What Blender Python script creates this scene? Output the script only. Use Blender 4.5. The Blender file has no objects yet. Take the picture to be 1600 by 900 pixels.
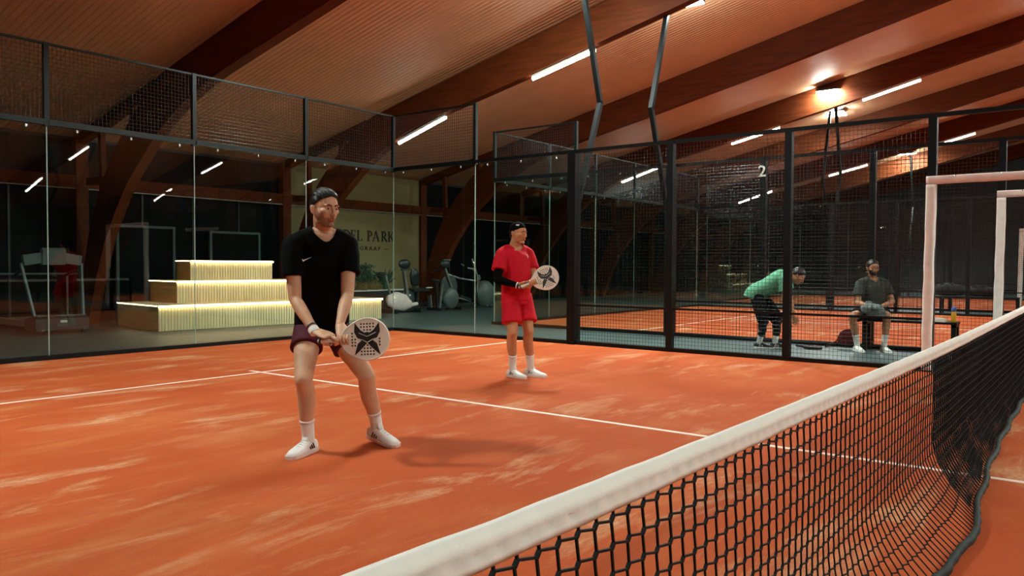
import bpy, bmesh, math, random
import numpy as np
from mathutils import Vector, Matrix, noise
random.seed(7)
S = bpy.context.scene
COL = S.collection
PI = math.pi

# ------------------------------------------------------------------ camera, world, exposure
cam_d = bpy.data.cameras.new('camera')
cam_d.sensor_width = 36.0
cam_d.lens = 1224.65 * 36.0 / 1600.0
cam_d.clip_start = 0.02
cam = bpy.data.objects.new('camera', cam_d)
COL.objects.link(cam)
_yaw, _pit, _roll = 0.9165, -0.0284, 0.0048
_f = Vector((math.sin(_yaw) * math.cos(_pit), math.cos(_yaw) * math.cos(_pit), math.sin(_pit)))
_r = Vector((math.cos(_yaw), -math.sin(_yaw), 0))
_u = _r.cross(_f)
_r2 = _r * math.cos(_roll) + _u * math.sin(_roll)
_u2 = _u * math.cos(_roll) - _r * math.sin(_roll)
M = Matrix((_r2, _u2, -_f)).transposed().to_4x4()
M.translation = Vector((-5.3006, -0.7042, 1.2219))
cam.matrix_world = M
S.camera = cam

W = bpy.data.worlds.new('night'); S.world = W
W.use_nodes = True
W.node_tree.nodes['Background'].inputs[0].default_value = (0.010, 0.014, 0.018, 1)
W.node_tree.nodes['Background'].inputs[1].default_value = 0.3

S.view_settings.view_transform = 'Standard'
S.view_settings.look = 'None'
S.view_settings.gamma = 1.0
S.view_settings.exposure = 1.08
S.view_settings.use_curve_mapping = False
S.cycles.use_denoising = True
S.cycles.max_bounces = 8
S.cycles.transparent_max_bounces = 24
S.cycles.sample_clamp_indirect = 6.0

FLOOD = 310.0      # court floodlight panels
TUBE = 20.0        # strip lights under the arches
LED = 11.0          # warm strips on the stepped seats

# ------------------------------------------------------------------ materials
def lin(h):
    h = h.lstrip('#')
    out = []
    for i in (0, 2, 4):
        c = int(h[i:i + 2], 16) / 255.0
        out.append(c / 12.92 if c <= 0.04045 else ((c + 0.055) / 1.055) ** 2.4)
    return out

def skin_mat(name, skin, beard, lip):
    m = mat(name, skin, 0.5, vary=0.07, scale=18, bump=0.05, bscale=120, spec=0.35)
    nt = m.node_tree; n = nt.nodes; l = nt.links; b = n['Principled BSDF']
    src = b.inputs['Base Color'].links[0].from_socket
    for att, c in (('beard', beard), ('lip', lip)):
        a = n.new('ShaderNodeAttribute'); a.attribute_name = att
        x = n.new('ShaderNodeMix'); x.data_type = 'RGBA'; l.new(a.outputs['Fac'], x.inputs['Factor'])
        l.new(src, x.inputs['A']); x.inputs['B'].default_value = lin(c) + [1]; src = x.outputs['Result']
    l.new(src, b.inputs['Base Color'])
    return m

def mat(name, color, rough=0.6, metal=0.0, vary=0.12, scale=12.0, bump=0.0, bscale=60.0, stretch=(1, 1, 1), spec=0.5, sheen=0.0):
    m = bpy.data.materials.new(name); m.use_nodes = True
    nt = m.node_tree; n = nt.nodes; l = nt.links
    b = n['Principled BSDF']
    c = lin(color) if isinstance(color, str) else list(color)
    tc = n.new('ShaderNodeTexCoord'); mp = n.new('ShaderNodeMapping')
    mp.inputs['Scale'].default_value = stretch
    l.new(tc.outputs['Object'], mp.inputs['Vector'])
    nz = n.new('ShaderNodeTexNoise'); nz.inputs['Scale'].default_value = scale; nz.inputs['Detail'].default_value = 5
    l.new(mp.outputs[0], nz.inputs['Vector'])
    rp = n.new('ShaderNodeValToRGB')
    rp.color_ramp.elements[0].position = 0.3; rp.color_ramp.elements[1].position = 0.7
    rp.color_ramp.elements[0].color = [min(1, x * (1 - vary)) for x in c] + [1]
    rp.color_ramp.elements[1].color = [min(1, x * (1 + vary)) for x in c] + [1]
    l.new(nz.outputs['Fac'], rp.inputs[0]); l.new(rp.outputs[0], b.inputs['Base Color'])
    b.inputs['Roughness'].default_value = rough; b.inputs['Metallic'].default_value = metal
    b.inputs['Specular IOR Level'].default_value = spec
    if sheen: b.inputs['Sheen Weight'].default_value = sheen
    if bump:
        nb = n.new('ShaderNodeTexNoise'); nb.inputs['Scale'].default_value = bscale; nb.inputs['Detail'].default_value = 3
        l.new(mp.outputs[0], nb.inputs['Vector'])
        bp = n.new('ShaderNodeBump'); bp.inputs['Strength'].default_value = bump; bp.inputs['Distance'].default_value = 0.01
        l.new(nb.outputs['Fac'], bp.inputs['Height']); l.new(bp.outputs[0], b.inputs['Normal'])
    return m

def emit(name, color, strength):
    m = bpy.data.materials.new(name); m.use_nodes = True
    nt = m.node_tree; nt.nodes.clear()
    e = nt.nodes.new('ShaderNodeEmission'); o = nt.nodes.new('ShaderNodeOutputMaterial')
    e.inputs[0].default_value = list(color) + [1]; e.inputs[1].default_value = strength
    nt.links.new(e.outputs[0], o.inputs[0])
    return m

def glass_mat(name, tint, refl):
    m = bpy.data.materials.new(name); m.use_nodes = True
    nt = m.node_tree; n = nt.nodes; l = nt.links; n.clear()
    o = n.new('ShaderNodeOutputMaterial'); mx = n.new('ShaderNodeMixShader')
    tr = n.new('ShaderNodeBsdfTransparent'); gl = n.new('ShaderNodeBsdfGlossy'); lw = n.new('ShaderNodeLayerWeight')
    def mth(op, a, b):
        x = n.new('ShaderNodeMath'); x.operation = op; x.use_clamp = True
        for q, v in ((0, a), (1, b)):
            if isinstance(v, float): x.inputs[q].default_value = v
            else: l.new(v, x.inputs[q])
        return x.outputs[0]
    tr.inputs[0].default_value = list(tint) + [1]
    gl.inputs['Roughness'].default_value = 0.01; gl.inputs[0].default_value = (0.95, 1, 0.98, 1)
    f = mth('ADD', mth('MULTIPLY', mth('POWER', lw.outputs['Facing'], 5.0), 0.95 * refl), 0.042 * refl)
    l.new(f, mx.inputs[0])
    l.new(tr.outputs[0], mx.inputs[1]); l.new(gl.outputs[0], mx.inputs[2]); l.new(mx.outputs[0], o.inputs[0])
    return m

def turf_mat():
    m = bpy.data.materials.new('orange_turf'); m.use_nodes = True
    nt = m.node_tree; n = nt.nodes; l = nt.links
    b = n['Principled BSDF']; b.inputs['Roughness'].default_value = 0.85; b.inputs['Specular IOR Level'].default_value = 0.15
    tc = n.new('ShaderNodeTexCoord')
    def nz(sc, det, stretch, rough=0.6, dist=0.0):
        mp = n.new('ShaderNodeMapping'); mp.inputs['Scale'].default_value = stretch
        l.new(tc.outputs['Object'], mp.inputs['Vector'])
        t = n.new('ShaderNodeTexNoise'); t.inputs['Scale'].default_value = sc; t.inputs['Detail'].default_value = det
        t.inputs['Roughness'].default_value = rough; t.inputs['Distortion'].default_value = dist
        l.new(mp.outputs[0], t.inputs['Vector']); return t
    def ramp(src, p0, p1, c0=(0, 0, 0, 1), c1=(1, 1, 1, 1)):
        r = n.new('ShaderNodeValToRGB'); r.color_ramp.elements[0].position = p0; r.color_ramp.elements[1].position = p1
        r.color_ramp.elements[0].color = c0; r.color_ramp.elements[1].color = c1
        l.new(src, r.inputs[0]); return r
    def mix(fac, a, bb):
        x = n.new('ShaderNodeMix'); x.data_type = 'RGBA'
        l.new(fac, x.inputs['Factor'])
        for s, v in ((x.inputs['A'], a), (x.inputs['B'], bb)):
            if isinstance(v, tuple): s.default_value = v
            else: l.new(v, s)
        return x.outputs['Result']
    def mul(a, bb):
        x = n.new('ShaderNodeMath'); x.operation = 'MULTIPLY'
        l.new(a, x.inputs[0])
        if isinstance(bb, float): x.inputs[1].default_value = bb
        else: l.new(bb, x.inputs[1])
        return x.outputs[0]
    base = ramp(nz(0.7, 5, (1, 1, 1)).outputs['Fac'], 0.3, 0.72, (0.50, 0.080, 0.018, 1), (0.58, 0.118, 0.030, 1))
    fib = ramp(nz(90, 4, (1, 1, 1), 0.8).outputs['Fac'], 0.25, 0.75, (0.62, 0.62, 0.62, 1), (1.15, 1.15, 1.15, 1))
    mm = n.new('ShaderNodeMix'); mm.data_type = 'RGBA'; mm.blend_type = 'MULTIPLY'; mm.inputs['Factor'].default_value = 0.55
    l.new(base.outputs[0], mm.inputs['A']); l.new(fib.outputs[0], mm.inputs['B'])
    # scuffed sand: soft streaks running across the court, broken by patches
    st = ramp(nz(1.0, 7, (0.75, 2.3, 1), 0.66, 0.35).outputs['Fac'], 0.47, 0.70)
    pa = ramp(nz(0.55, 3, (1, 1, 1)).outputs['Fac'], 0.36, 0.58)
    s1 = mul(mul(st.outputs[0], pa.outputs[0]), 0.42)
    c1 = mix(s1, mm.outputs['Result'], (0.68, 0.26, 0.10, 1))
    st2 = ramp(nz(1.15, 8, (0.7, 2.4, 1), 0.66, 0.5).outputs['Fac'], 0.52, 0.66)
    pa2 = ramp(nz(0.42, 3, (1.3, 1, 1)).outputs['Fac'], 0.44, 0.56)
    gr = ramp(nz(34, 3, (0.5, 1.4, 1), 0.8).outputs['Fac'], 0.22, 0.62)
    s2 = mul(mul(st2.outputs[0], pa2.outputs[0]), gr.outputs[0])
    c2 = mix(mul(s2, 0.78), c1, (0.76, 0.50, 0.28, 1))
    l.new(c2, b.inputs['Base Color'])
    bp = n.new('ShaderNodeBump'); bp.inputs['Strength'].default_value = 0.5; bp.inputs['Distance'].default_value = 0.01
    l.new(nz(160, 3, (1, 1, 1), 0.8).outputs['Fac'], bp.inputs['Height']); l.new(bp.outputs[0], b.inputs['Normal'])
    return m

MT = dict(
    turf=turf_mat(),
    line=mat('line_paint', '#f2dccb', 0.8, vary=0.06, scale=40),
    rubber=mat('rubber_floor', '#435452', 0.45, vary=0.2, scale=6, bump=0.1, bscale=150, spec=0.4),
    deck=mat('roof_deck', '#c89a77', 0.55, vary=0.06, scale=1.5),
    glulam=mat('glulam_timber', '#5a280f', 0.6, vary=0.25, scale=2.5, stretch=(6, 0.6, 6), bump=0.05, spec=0.12),
    wood=mat('pale_wood', '#f3dcae', 0.5, vary=0.12, scale=5, stretch=(4, 4, 0.5)),
    woodside=mat('plywood_side', '#c79a62', 0.5, vary=0.12, scale=3, stretch=(1, 1, 4)),
    nightglass=mat('night_window', '#050a0a', 0.35, vary=0.1, scale=1, spec=0.05),
    darkwall=mat('dark_wall', '#141d1b', 0.5, vary=0.15, scale=1),
    signwall=mat('cream_wall', '#85794f', 0.75, vary=0.05, scale=3),
    black=mat('black_steel', '#080b0b', 0.45, metal=0.0, vary=0.2, scale=30, spec=0.25),
    wire=mat('black_wire', '#1c201f', 0.26, metal=0.5, vary=0.1, scale=30, spec=0.6),
    rail=mat('green_black_rail', '#121b1a', 0.35, metal=0.3, vary=0.15, scale=20),
    steel=mat('bright_steel', '#c9d2cf', 0.25, metal=0.9, vary=0.05),
    grey=mat('grey_plastic', '#566460', 0.4, vary=0.1),
    dgrey=mat('dark_plastic', '#1d2525', 0.35, vary=0.15),
    white=mat('white_plastic', '#e3e0d3', 0.4, vary=0.04),
    pad=mat('white_padding', '#efe9df', 0.6, vary=0.07, scale=9, bump=0.3, bscale=25),
    padp=mat('pink_white_padding', '#ecdad2', 0.6, vary=0.09, scale=9, bump=0.3, bscale=25),
    tape=mat('white_net_tape', '#f1f1e6', 0.75, vary=0.03, scale=14, bump=0.06, bscale=150),
    cord=mat('black_cord', '#0d100f', 0.7, vary=0.3, scale=80, spec=0.3),
    hem=mat('green_black_hem', '#1b2926', 0.7, vary=0.5, scale=40),
    edge=mat('glass_edge', '#a9bcb2', 0.3, vary=0.1, scale=3),
    glass=glass_mat('clear_glass', (0.86, 0.92, 0.895), 0.8),
    tube=emit('lamp_tube', (1.0, 0.95, 0.84), TUBE),
    flood=emit('flood_panel', (0.85, 1.0, 0.95), FLOOD),
    led=emit('warm_led', (1.0, 0.78, 0.48), LED),
    letter=mat('dark_letters', '#1f1c14', 0.6, vary=0.1),
    leaf=mat('dark_leaf', '#2c5138', 0.5, vary=0.35, scale=6),
    drygrass=mat('dry_grass', '#a08a55', 0.8, vary=0.3, scale=14),
    skin=skin_mat('skin_fair', '#d0a07f', '#7d5442', '#a5503f'),
    skin2=skin_mat('skin_tan', '#c58d64', '#a8714f', '#9e5040'),
    skin3=skin_mat('skin_brown', '#b58463', '#1f1510', '#8a4a3c'),
    hair=mat('dark_hair', '#17110e', 0.35, vary=0.5, scale=50, stretch=(6, 1, 1), bump=0.4, bscale=90),
    eye=mat('eye_white', '#d8cfc6', 0.2, vary=0.02),
    iris=mat('iris_dark', '#20160f', 0.15, vary=0.1),
    cblack=mat('black_jersey', '#060808', 0.85, vary=0.2, scale=30, bump=0.1, bscale=300, spec=0.08),
    cmaroon=mat('maroon_cloth', '#4c1624', 0.75, vary=0.15, scale=20, spec=0.2),
    cred=mat('red_jersey', '#c80e24', 0.7, vary=0.06, scale=20, spec=0.2),
    cgreen=mat('green_marl_jersey', '#5a9677', 0.85, vary=0.22, scale=50, spec=0.2),
    cgrey=mat('dark_grey_jersey', '#3d423d', 0.85, vary=0.15, scale=40, spec=0.2),
    cnavy=mat('navy_cloth', '#161b20', 0.8, vary=0.2, scale=30, spec=0.2),
    cjacket=mat('grey_jacket', '#5f6a67', 0.8, vary=0.6, scale=9, stretch=(1, 4, 3), bump=0.3),
    sock=mat('white_sock', '#eceae2', 0.9, vary=0.04, bump=0.2, bscale=200),
    shoe=mat('white_shoe', '#ecebe4', 0.55, vary=0.05, scale=20, bump=0.15, bscale=180),
    sole=mat('pale_sole', '#e8cfc4', 0.6, vary=0.08),
    shoeb=mat('black_shoe', '#15191a', 0.5, vary=0.2),
    rwhite=mat('racket_white', '#e9e0cf', 0.35, vary=0.05, scale=10),
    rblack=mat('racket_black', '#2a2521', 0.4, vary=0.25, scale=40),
    rred=mat('racket_red', '#5c1219', 0.35, vary=0.2),
    yellow=mat('yellow_drink', '#d7a52e', 0.3, vary=0.1),
    blue=mat('blue_cap', '#4a67b0', 0.4, vary=0.1),
    bag=mat('black_bag', '#101515', 0.7, vary=0.3, scale=8),
)

# ------------------------------------------------------------------ mesh helpers
class MB:
    def __init__(s): s.v = []; s.f = []; s.m = []
    def add(s, verts, faces, mi=0):
        o = len(s.v); s.v.extend([tuple(v) for v in verts])
        s.f.extend([tuple(i + o for i in f) for f in faces]); s.m.extend([mi] * len(faces)); return s
    def box(s, c, d, R=None, mi=0):
        hx, hy, hz = d[0] / 2, d[1] / 2, d[2] / 2
        P = [Vector((x * hx, y * hy, z * hz)) for x in (-1, 1) for y in (-1, 1) for z in (-1, 1)]
        if R is not None: P = [R @ p for p in P]
        c = Vector(c)
        return s.add([p + c for p in P], [(0, 1, 3, 2), (4, 6, 7, 5), (0, 4, 5, 1), (2, 3, 7, 6), (0, 2, 6, 4), (1, 5, 7, 3)], mi)
    def b2(s, lo, hi, mi=0):
        return s.box([(a + b) / 2 for a, b in zip(lo, hi)], [abs(b - a) for a, b in zip(lo, hi)], None, mi)
    def bar(s, a, b, w, h=None, up=(0, 0, 1), mi=0, caps=True):
        a = Vector(a); b = Vector(b); h = h or w
        t = (b - a).normalized(); u = Vector(up)
        if abs(t.dot(u)) > 0.95: u = Vector((1, 0, 0))
        sd = t.cross(u).normalized(); u = sd.cross(t)
        V = []
        for p in (a, b):
            for i, j in ((-1, -1), (1, -1), (1, 1), (-1, 1)): V.append(p + sd * (i * w / 2) + u * (j * h / 2))
        F = [(0, 1, 5, 4), (1, 2, 6, 5), (2, 3, 7, 6), (3, 0, 4, 7)]
        if caps: F += [(3, 2, 1, 0), (4, 5, 6, 7)]
        return s.add(V, F, mi)
    def tube(s, pts, r, n=8, mi=0):
        return sweep(s, [Vector(p) for p in pts], r, r, None, n=n, sub=1, mi=mi, round_cap=False)
    def prism(s, poly, a, b, axis, mi=0):
        # poly in the two other axes, extruded along axis from a to b
        n = len(poly); V = []
        for t in (a, b):
            for (p, q) in poly:
                c = [p, q]; c.insert(axis, t); V.append(tuple(c))
        F = [tuple(range(n)), tuple(range(2 * n - 1, n - 1, -1))]
        F += [(i, i + n, (i + 1) % n + n, (i + 1) % n) for i in range(n)]
        return s.add(V, F, mi)
    def ell(s, c, r, R=None, nu=14, nv=9, mi=0):
        V = []; F = []; c = Vector(c)
        for j in range(nv + 1):
            ph = PI * j / nv
            for i in range(nu):
                th = 2 * PI * i / nu
                p = Vector((r[0] * math.sin(ph) * math.cos(th), r[1] * math.sin(ph) * math.sin(th), r[2] * math.cos(ph)))
                V.append(c + (R @ p if R is not None else p))
        for j in range(nv):
            for i in range(nu):
                F.append((j * nu + i, (j + 1) * nu + i, (j + 1) * nu + (i + 1) % nu, j * nu + (i + 1) % nu))
        return s.add(V, F, mi)
    def lathe(s, prof, c=(0, 0, 0), n=16, axis='z', mi=0):
        V = []; F = []; c = Vector(c)
        for (r, h) in prof:
            for i in range(n):
                a = 2 * PI * i / n; x, y = r * math.cos(a), r * math.sin(a)
                V.append(c + Vector({'z': (x, y, h), 'x': (h, x, y), 'y': (y, h, x)}[axis]))
        for j in range(len(prof) - 1):
            for i in range(n): F.append((j * n + i, j * n + (i + 1) % n, (j + 1) * n + (i + 1) % n, (j + 1) * n + i))
        F.append(tuple(range(n - 1, -1, -1))); F.append(tuple((len(prof) - 1) * n + i for i in range(n)))
        return s.add(V, F, mi)
    def mesh(s, name, smooth=False):
        me = bpy.data.meshes.new(name); me.from_pydata(s.v, [], s.f)
        if any(s.m): me.polygons.foreach_set('material_index', s.m)
        me.update()
        bm = bmesh.new(); bm.from_mesh(me); bmesh.ops.recalc_face_normals(bm, faces=bm.faces); bm.to_mesh(me); bm.free()
        if smooth: me.polygons.foreach_set('use_smooth', [True] * len(me.polygons))
        return me
    def build(s, name, m, parent=None, smooth=False, kind=None, loc=None):
        me = s.mesh(name, smooth)
        return link(name, me, m, parent, kind)

def link(name, me, m, parent=None, kind=None):
    o = bpy.data.objects.new(name, me)
    for x in (m if isinstance(m, (list, tuple)) else [m]): me.materials.append(x)
    COL.objects.link(o)
    if parent is not None:
        o.parent = parent
        o.matrix_parent_inverse = parent.matrix_basis.inverted()
    if kind: o['kind'] = kind
    return o

def tag(o, label, cat, group=None):
    o['label'] = label; o['category'] = cat
    if group: o['group'] = group
    return o
def empty(name, loc, label, cat, group=None, rz=0.0):
    o = bpy.data.objects.new(name, None); COL.objects.link(o)
    o.empty_display_size = 0.1
    o.matrix_basis = Matrix.Translation(Vector(loc)) @ Matrix.Rotation(rz, 4, 'Z')
    return tag(o, label, cat, group)

def cr(p, t):
    k = len(p) - 1; i = min(int(t), k - 1); u = t - i
    p0 = p[max(i - 1, 0)]; p1 = p[i]; p2 = p[i + 1]; p3 = p[min(i + 2, k)]
    return 0.5 * ((2 * p1) + (p2 - p0) * u + (2 * p0 - 5 * p1 + 4 * p2 - p3) * u * u + (3 * p1 - p0 - 3 * p2 + p3) * u ** 3)

def sweep(mb, pts, ra, rb=None, side=None, n=12, sub=4, mi=0, round_cap=True, sq=0.0):
    """closed tube through pts with elliptical sections (ra along the side vector, rb across)"""
    k = len(pts); pts = [Vector(p) for p in pts]
    if not isinstance(ra, (list, tuple)): ra = [ra] * k
    if rb is None: rb = ra
    if not isinstance(rb, (list, tuple)): rb = [rb] * k
    sides = side if isinstance(side, (list, tuple)) and isinstance(side[0], Vector) else None
    P = []; A = []; B = []; SD = []
    N = (k - 1) * sub
    for q in range(N + 1):
        t = q / sub
        P.append(cr(pts, t) if sub > 1 else pts[q])
        i = min(int(t), k - 2); u = t - i
        uu = u * u * (3 - 2 * u)
        A.append(ra[i] * (1 - uu) + ra[i + 1] * uu); B.append(rb[i] * (1 - uu) + rb[i + 1] * uu)
        if sides: SD.append(sides[i] * (1 - u) + sides[i + 1] * u)
    rings = []
    prev = None
    T = []
    for q in range(N + 1):
        a = P[max(q - 1, 0)]; b = P[min(q + 1, N)]; T.append((b - a).normalized())
    seq = []
    for q in range(N + 1):
        t = T[q]
        if sides: s0 = SD[q]
        elif side is not None: s0 = Vector(side)
        elif prev is not None: s0 = prev
        else: s0 = Vector((1, 0, 0)) if abs(t.x) < 0.8 else Vector((0, 1, 0))
        s0 = (s0 - t * s0.dot(t))
        if s0.length < 1e-4: s0 = prev if prev is not None else Vector((0, 0, 1)).cross(t)
        s0.normalize(); prev = s0
        seq.append((P[q], A[q], B[q], s0, t.cross(s0)))
    if round_cap:
        def caps(e, sgn):
            p, a, b, s0, nn = seq[e]; t = T[e] * sgn; out = []
            for ang in (30, 58, 80):
                c = math.cos(math.radians(ang)); h = math.sin(math.radians(ang)) * min(a, b)
                out.append((p + t * h, a * c, b * c, s0, nn))
            return out
        seq = caps(0, -1)[::-1] + seq + caps(-1, 1)
    V = []; F = []
    for (p, a, b, s0, nn) in seq:
        for i in range(n):
            th = 2 * PI * i / n; c, s_ = math.cos(th), math.sin(th)
            if sq:
                c = math.copysign(abs(c) ** (1 - sq), c); s_ = math.copysign(abs(s_) ** (1 - sq), s_)
            V.append(p + s0 * (a * c) + nn * (b * s_))
    m = len(seq)
    for j in range(m - 1):
        for i in range(n): F.append((j * n + i, j * n + (i + 1) % n, (j + 1) * n + (i + 1) % n, (j + 1) * n + i))
    F.append(tuple(range(n - 1, -1, -1))); F.append(tuple((m - 1) * n + i for i in range(n)))
    return mb.add(V, F, mi)

def remesh(mb, voxel, smooth=4, fac=0.5):
    """union of overlapping closed shells into one skin -> (verts, faces)"""
    me = mb.mesh('tmp'); o = bpy.data.objects.new('tmp', me); COL.objects.link(o)
    r = o.modifiers.new('r', 'REMESH'); r.mode = 'VOXEL'; r.voxel_size = voxel
    if smooth:
        sm = o.modifiers.new('s', 'SMOOTH'); sm.factor = fac; sm.iterations = smooth
    dg = bpy.context.evaluated_depsgraph_get(); dg.update()
    e = o.evaluated_get(dg); m2 = e.to_mesh()
    n = len(m2.vertices); co = np.empty(n * 3, dtype=np.float32); m2.vertices.foreach_get('co', co)
    F = [tuple(p.vertices) for p in m2.polygons]
    e.to_mesh_clear()
    bpy.data.objects.remove(o); bpy.data.meshes.remove(me)
    return co.reshape(-1, 3).astype(float), F

def raw(name, verts, faces, m, parent=None, mi=None, kind=None):
    me = bpy.data.meshes.new(name); me.from_pydata([tuple(v) for v in verts], [], faces); me.update()
    me.polygons.foreach_set('use_smooth', [True] * len(me.polygons))
    if mi is not None: me.polygons.foreach_set('material_index', mi)
    return link(name, me, m, parent, kind)

def struct(o): o['kind'] = 'structure'; return o

# ================================================================== BUILDING SHELL
X0, X1, YW = -11.0, 37.4, 16.2
def zroof(y): return 7.5 - 0.227 * abs(y)

struct(MB().b2((X0, -YW, -0.20), (X1, YW, -0.006)).build('floor', MT['rubber']))

# ribbed roof deck: trapezoidal ribs running down both slopes
mb = MB(); per = 0.11; n = int((X1 - X0 + 2) / per); ye = YW + 0.5
for sgn in (1, -1):
    V = []; F = []; x = X0 - 1
    prof = []
    for i in range(n):
        prof += [(x, 0.0), (x + per * 0.32, 0.0), (x + per * 0.46, 0.008), (x + per * 0.86, 0.008)]; x += per
    for (px, dz) in prof:
        V.append((px, 0.0, zroof(0) + dz)); V.append((px, sgn * ye, zroof(ye) + dz))
    for i in range(len(prof) - 1):
        q = (2 * i, 2 * i + 2, 2 * i + 3, 2 * i + 1)
        F.append(q if sgn < 0 else q[::-1])
    mb.add(V, F)
    # closing sheet above the ribs
    mb.add([(X0 - 1, 0, zroof(0) + .12), (X1 + 1, 0, zroof(0) + .12), (X1 + 1, sgn * ye, zroof(ye) + .12), (X0 - 1, sgn * ye, zroof(ye) + .12)], [(0, 1, 2, 3)])
me = bpy.data.meshes.new('ceiling'); me.from_pydata(mb.v, [], mb.f); me.update()
struct(link('ceiling', me, MT['deck']))

# end walls
def gable(name, x, t, m):
    h = zroof(YW) + .1
    return struct(MB().prism([(-YW - .1, -0.2), (YW + .1, -0.2), (YW + .1, h), (0, zroof(0) + .1), (-YW - .1, h)], x, x + t, 0).build(name, m))
gable('wall_right', X1, 0.2, MT['darkwall'])
gable('wall_left', X0 - 0.2, 0.2, MT['darkwall'])

# gym-side wall: night glazing between timber posts, rail, cream sign wall
BX = [2.1 + 5 * k for k in range(-2, 8)]
wb = struct(MB().b2((X0, YW + 0.06, -0.2), (X1, YW + 0.26, 3.95)).build('wall_back', MT['darkwall']))
for xa in BX:
    MB().b2((xa - 0.12, YW - 0.16, -0.006), (xa + 0.12, YW + 0.04, 3.80)).build('timber_post', MT['glulam'], wb)
edges = [X0] + BX + [X1]
for a, b in zip(edges[:-1], edges[1:]):
    aa, bb = a + 0.12, b - 0.12
    MB().b2((aa, YW - 0.14, 2.76), (bb, YW + 0.03, 3.02)).build('timber_rail', MT['glulam'], wb)
    MB().b2((aa, YW - 0.145, 2.745), (bb, YW - 0.02, 2.758)).build('rail_trim', MT['edge'], wb)
    if abs(a - 7.1) < .1:
        MB().b2((aa, YW - 0.06, -0.006), (bb, YW + 0.05, 2.745)).build('cream_panel', MT['signwall'], wb)
        MB().b2((aa, YW - 0.06, 3.02), (bb, YW + 0.05, 3.80)).build('cream_panel', MT['signwall'], wb)
        continue
    np_ = 4; w = (bb - aa) / np_
    for i in range(np_):
        MB().b2((aa + i * w + .02, YW, 0.02), (aa + (i + 1) * w - .02, YW + 0.03, 2.745)).build('night_pane', MT['nightglass'], wb)
        MB().b2((aa + i * w + .01, YW, 3.02), (aa + (i + 1) * w - .01, YW + 0.03, 3.74)).build('night_pane', MT['nightglass'], wb)
        if i: MB().b2((aa + i * w - .02, YW - .03, 0.02), (aa + i * w + .02, YW + 0.03, 2.745)).build('mullion', MT['dgrey'], wb)
wf = struct(MB().b2((X0, -YW - 0.26, -0.2), (X1, -YW - 0.06, 3.95)).build('wall_front', MT['darkwall']))

# glulam arches
inner = [(15.62, -0.006), (15.25, 1.0), (14.86, 1.72), (14.45, 2.25), (14.0, 2.75), (13.62, 3.03), (12.92, 3.56), (12.4, 3.83), (11.86, 4.08), (11.0, 4.34), (10.0, 4.56), (8.5, 4.88), (5.2, 5.63), (2.0, 6.43), (0.0, 6.90)]
outer = [(15.98, -0.006), (15.80, 1.2), (15.5, 2.0), (15.1, 2.7), (14.6, 3.3), (14.0, 3.82), (13.2, 4.36)]
ordn = ['first', 'second', 'third', 'fourth', 'fifth', 'sixth', 'seventh', 'eighth', 'ninth']
for k, xa in enumerate(BX):
    lab = {-2: 'timber arch beyond the left end of the picture behind the camera', -1: 'timber arch left of the treadmill, above the near court side'}.get(k - 2)
    if lab is None:
        kk = k - 2
        lab = ['brown timber arch with its foot between the treadmill and the lit stepped seats',
               'brown timber arch landing behind the lit stepped seats, left edge of the cream sign wall',
               'brown timber arch landing behind the exercise bikes at the right edge of the cream wall',
               'fourth timber arch from the treadmill, with bright tubes along its underside',
               'fifth timber arch from the treadmill, without tubes, high at right',
               'sixth timber arch from the treadmill, over the far court',
               'seventh timber arch from the treadmill, beyond the far court',
               'last timber arch close to the dark far end wall'][kk]
    a = empty('timber_arch', (xa, 15.8, 0), lab, 'beam', 'curved timber arches')
    w = 0.10
    mb = MB()
    for s in (1, -1):
        i_ = [(s * y, z) for y, z in inner]; o_ = [(s * y, z) for y, z in outer]
        roofl = [(s * y, zroof(y) - 0.004) for y in (13.0, 8.0, 4.0, 0.0)]
        top = o_ + roofl
        # strips of quads between inner and outer outlines
        def resample(pl, n):
            pl = [Vector(p) for p in pl]; d = [0]
            for p, q in zip(pl[:-1], pl[1:]): d.append(d[-1] + (q - p).length)
            out = []
            for j in range(n + 1):
                t = d[-1] * j / n; i = 0
                while i < len(d) - 2 and d[i + 1] < t: i += 1
                u = (t - d[i]) / (d[i + 1] - d[i]); out.append(pl[i] * (1 - u) + pl[i + 1] * u)
            return out
        A = resample(i_, 48); B = resample(top, 48)
        V = []; F = []
        for p, q in zip(A, B):
            V += [(xa - w, p.x, p.y), (xa + w, p.x, p.y), (xa + w, q.x, q.y), (xa - w, q.x, q.y)]
        for j in range(48):
            o = 4 * j
            F += [(o, o + 1, o + 5, o + 4), (o + 1, o + 2, o + 6, o + 5), (o + 2, o + 3, o + 7, o + 6), (o + 3, o, o + 4, o + 7)]
        F += [(0, 3, 2, 1), (192, 193, 194, 195)]
        mb.add(V, F)
    mb.build('arch', MT['glulam'], a)
    for s in (1, -1):
        MB().prism([(s * 13.0, zroof(13.0) - .004), (s * 16.0, zroof(16) - .004), (s * 16.0, zroof(16) - .20), (s * 13.0, zroof(13.0) - .18)], xa - .09, xa + .09, 0).build('rafter', MT['glulam'], a)
        MB().bar((xa, s * 15.15, 2.62), (xa, s * 15.2, 3.86), 0.12, 0.10).build('strut', MT['glulam'], a)
        MB().bar((xa, s * 15.75, 2.88), (xa, s * 14.85, 2.86), 0.12, 0.14).build('strut', MT['glulam'], a)
        MB().bar((xa, s * 13.95, 3.86), (xa, s * 13.85, 4.28), 0.12, 0.12).build('strut', MT['glulam'], a)

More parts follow.
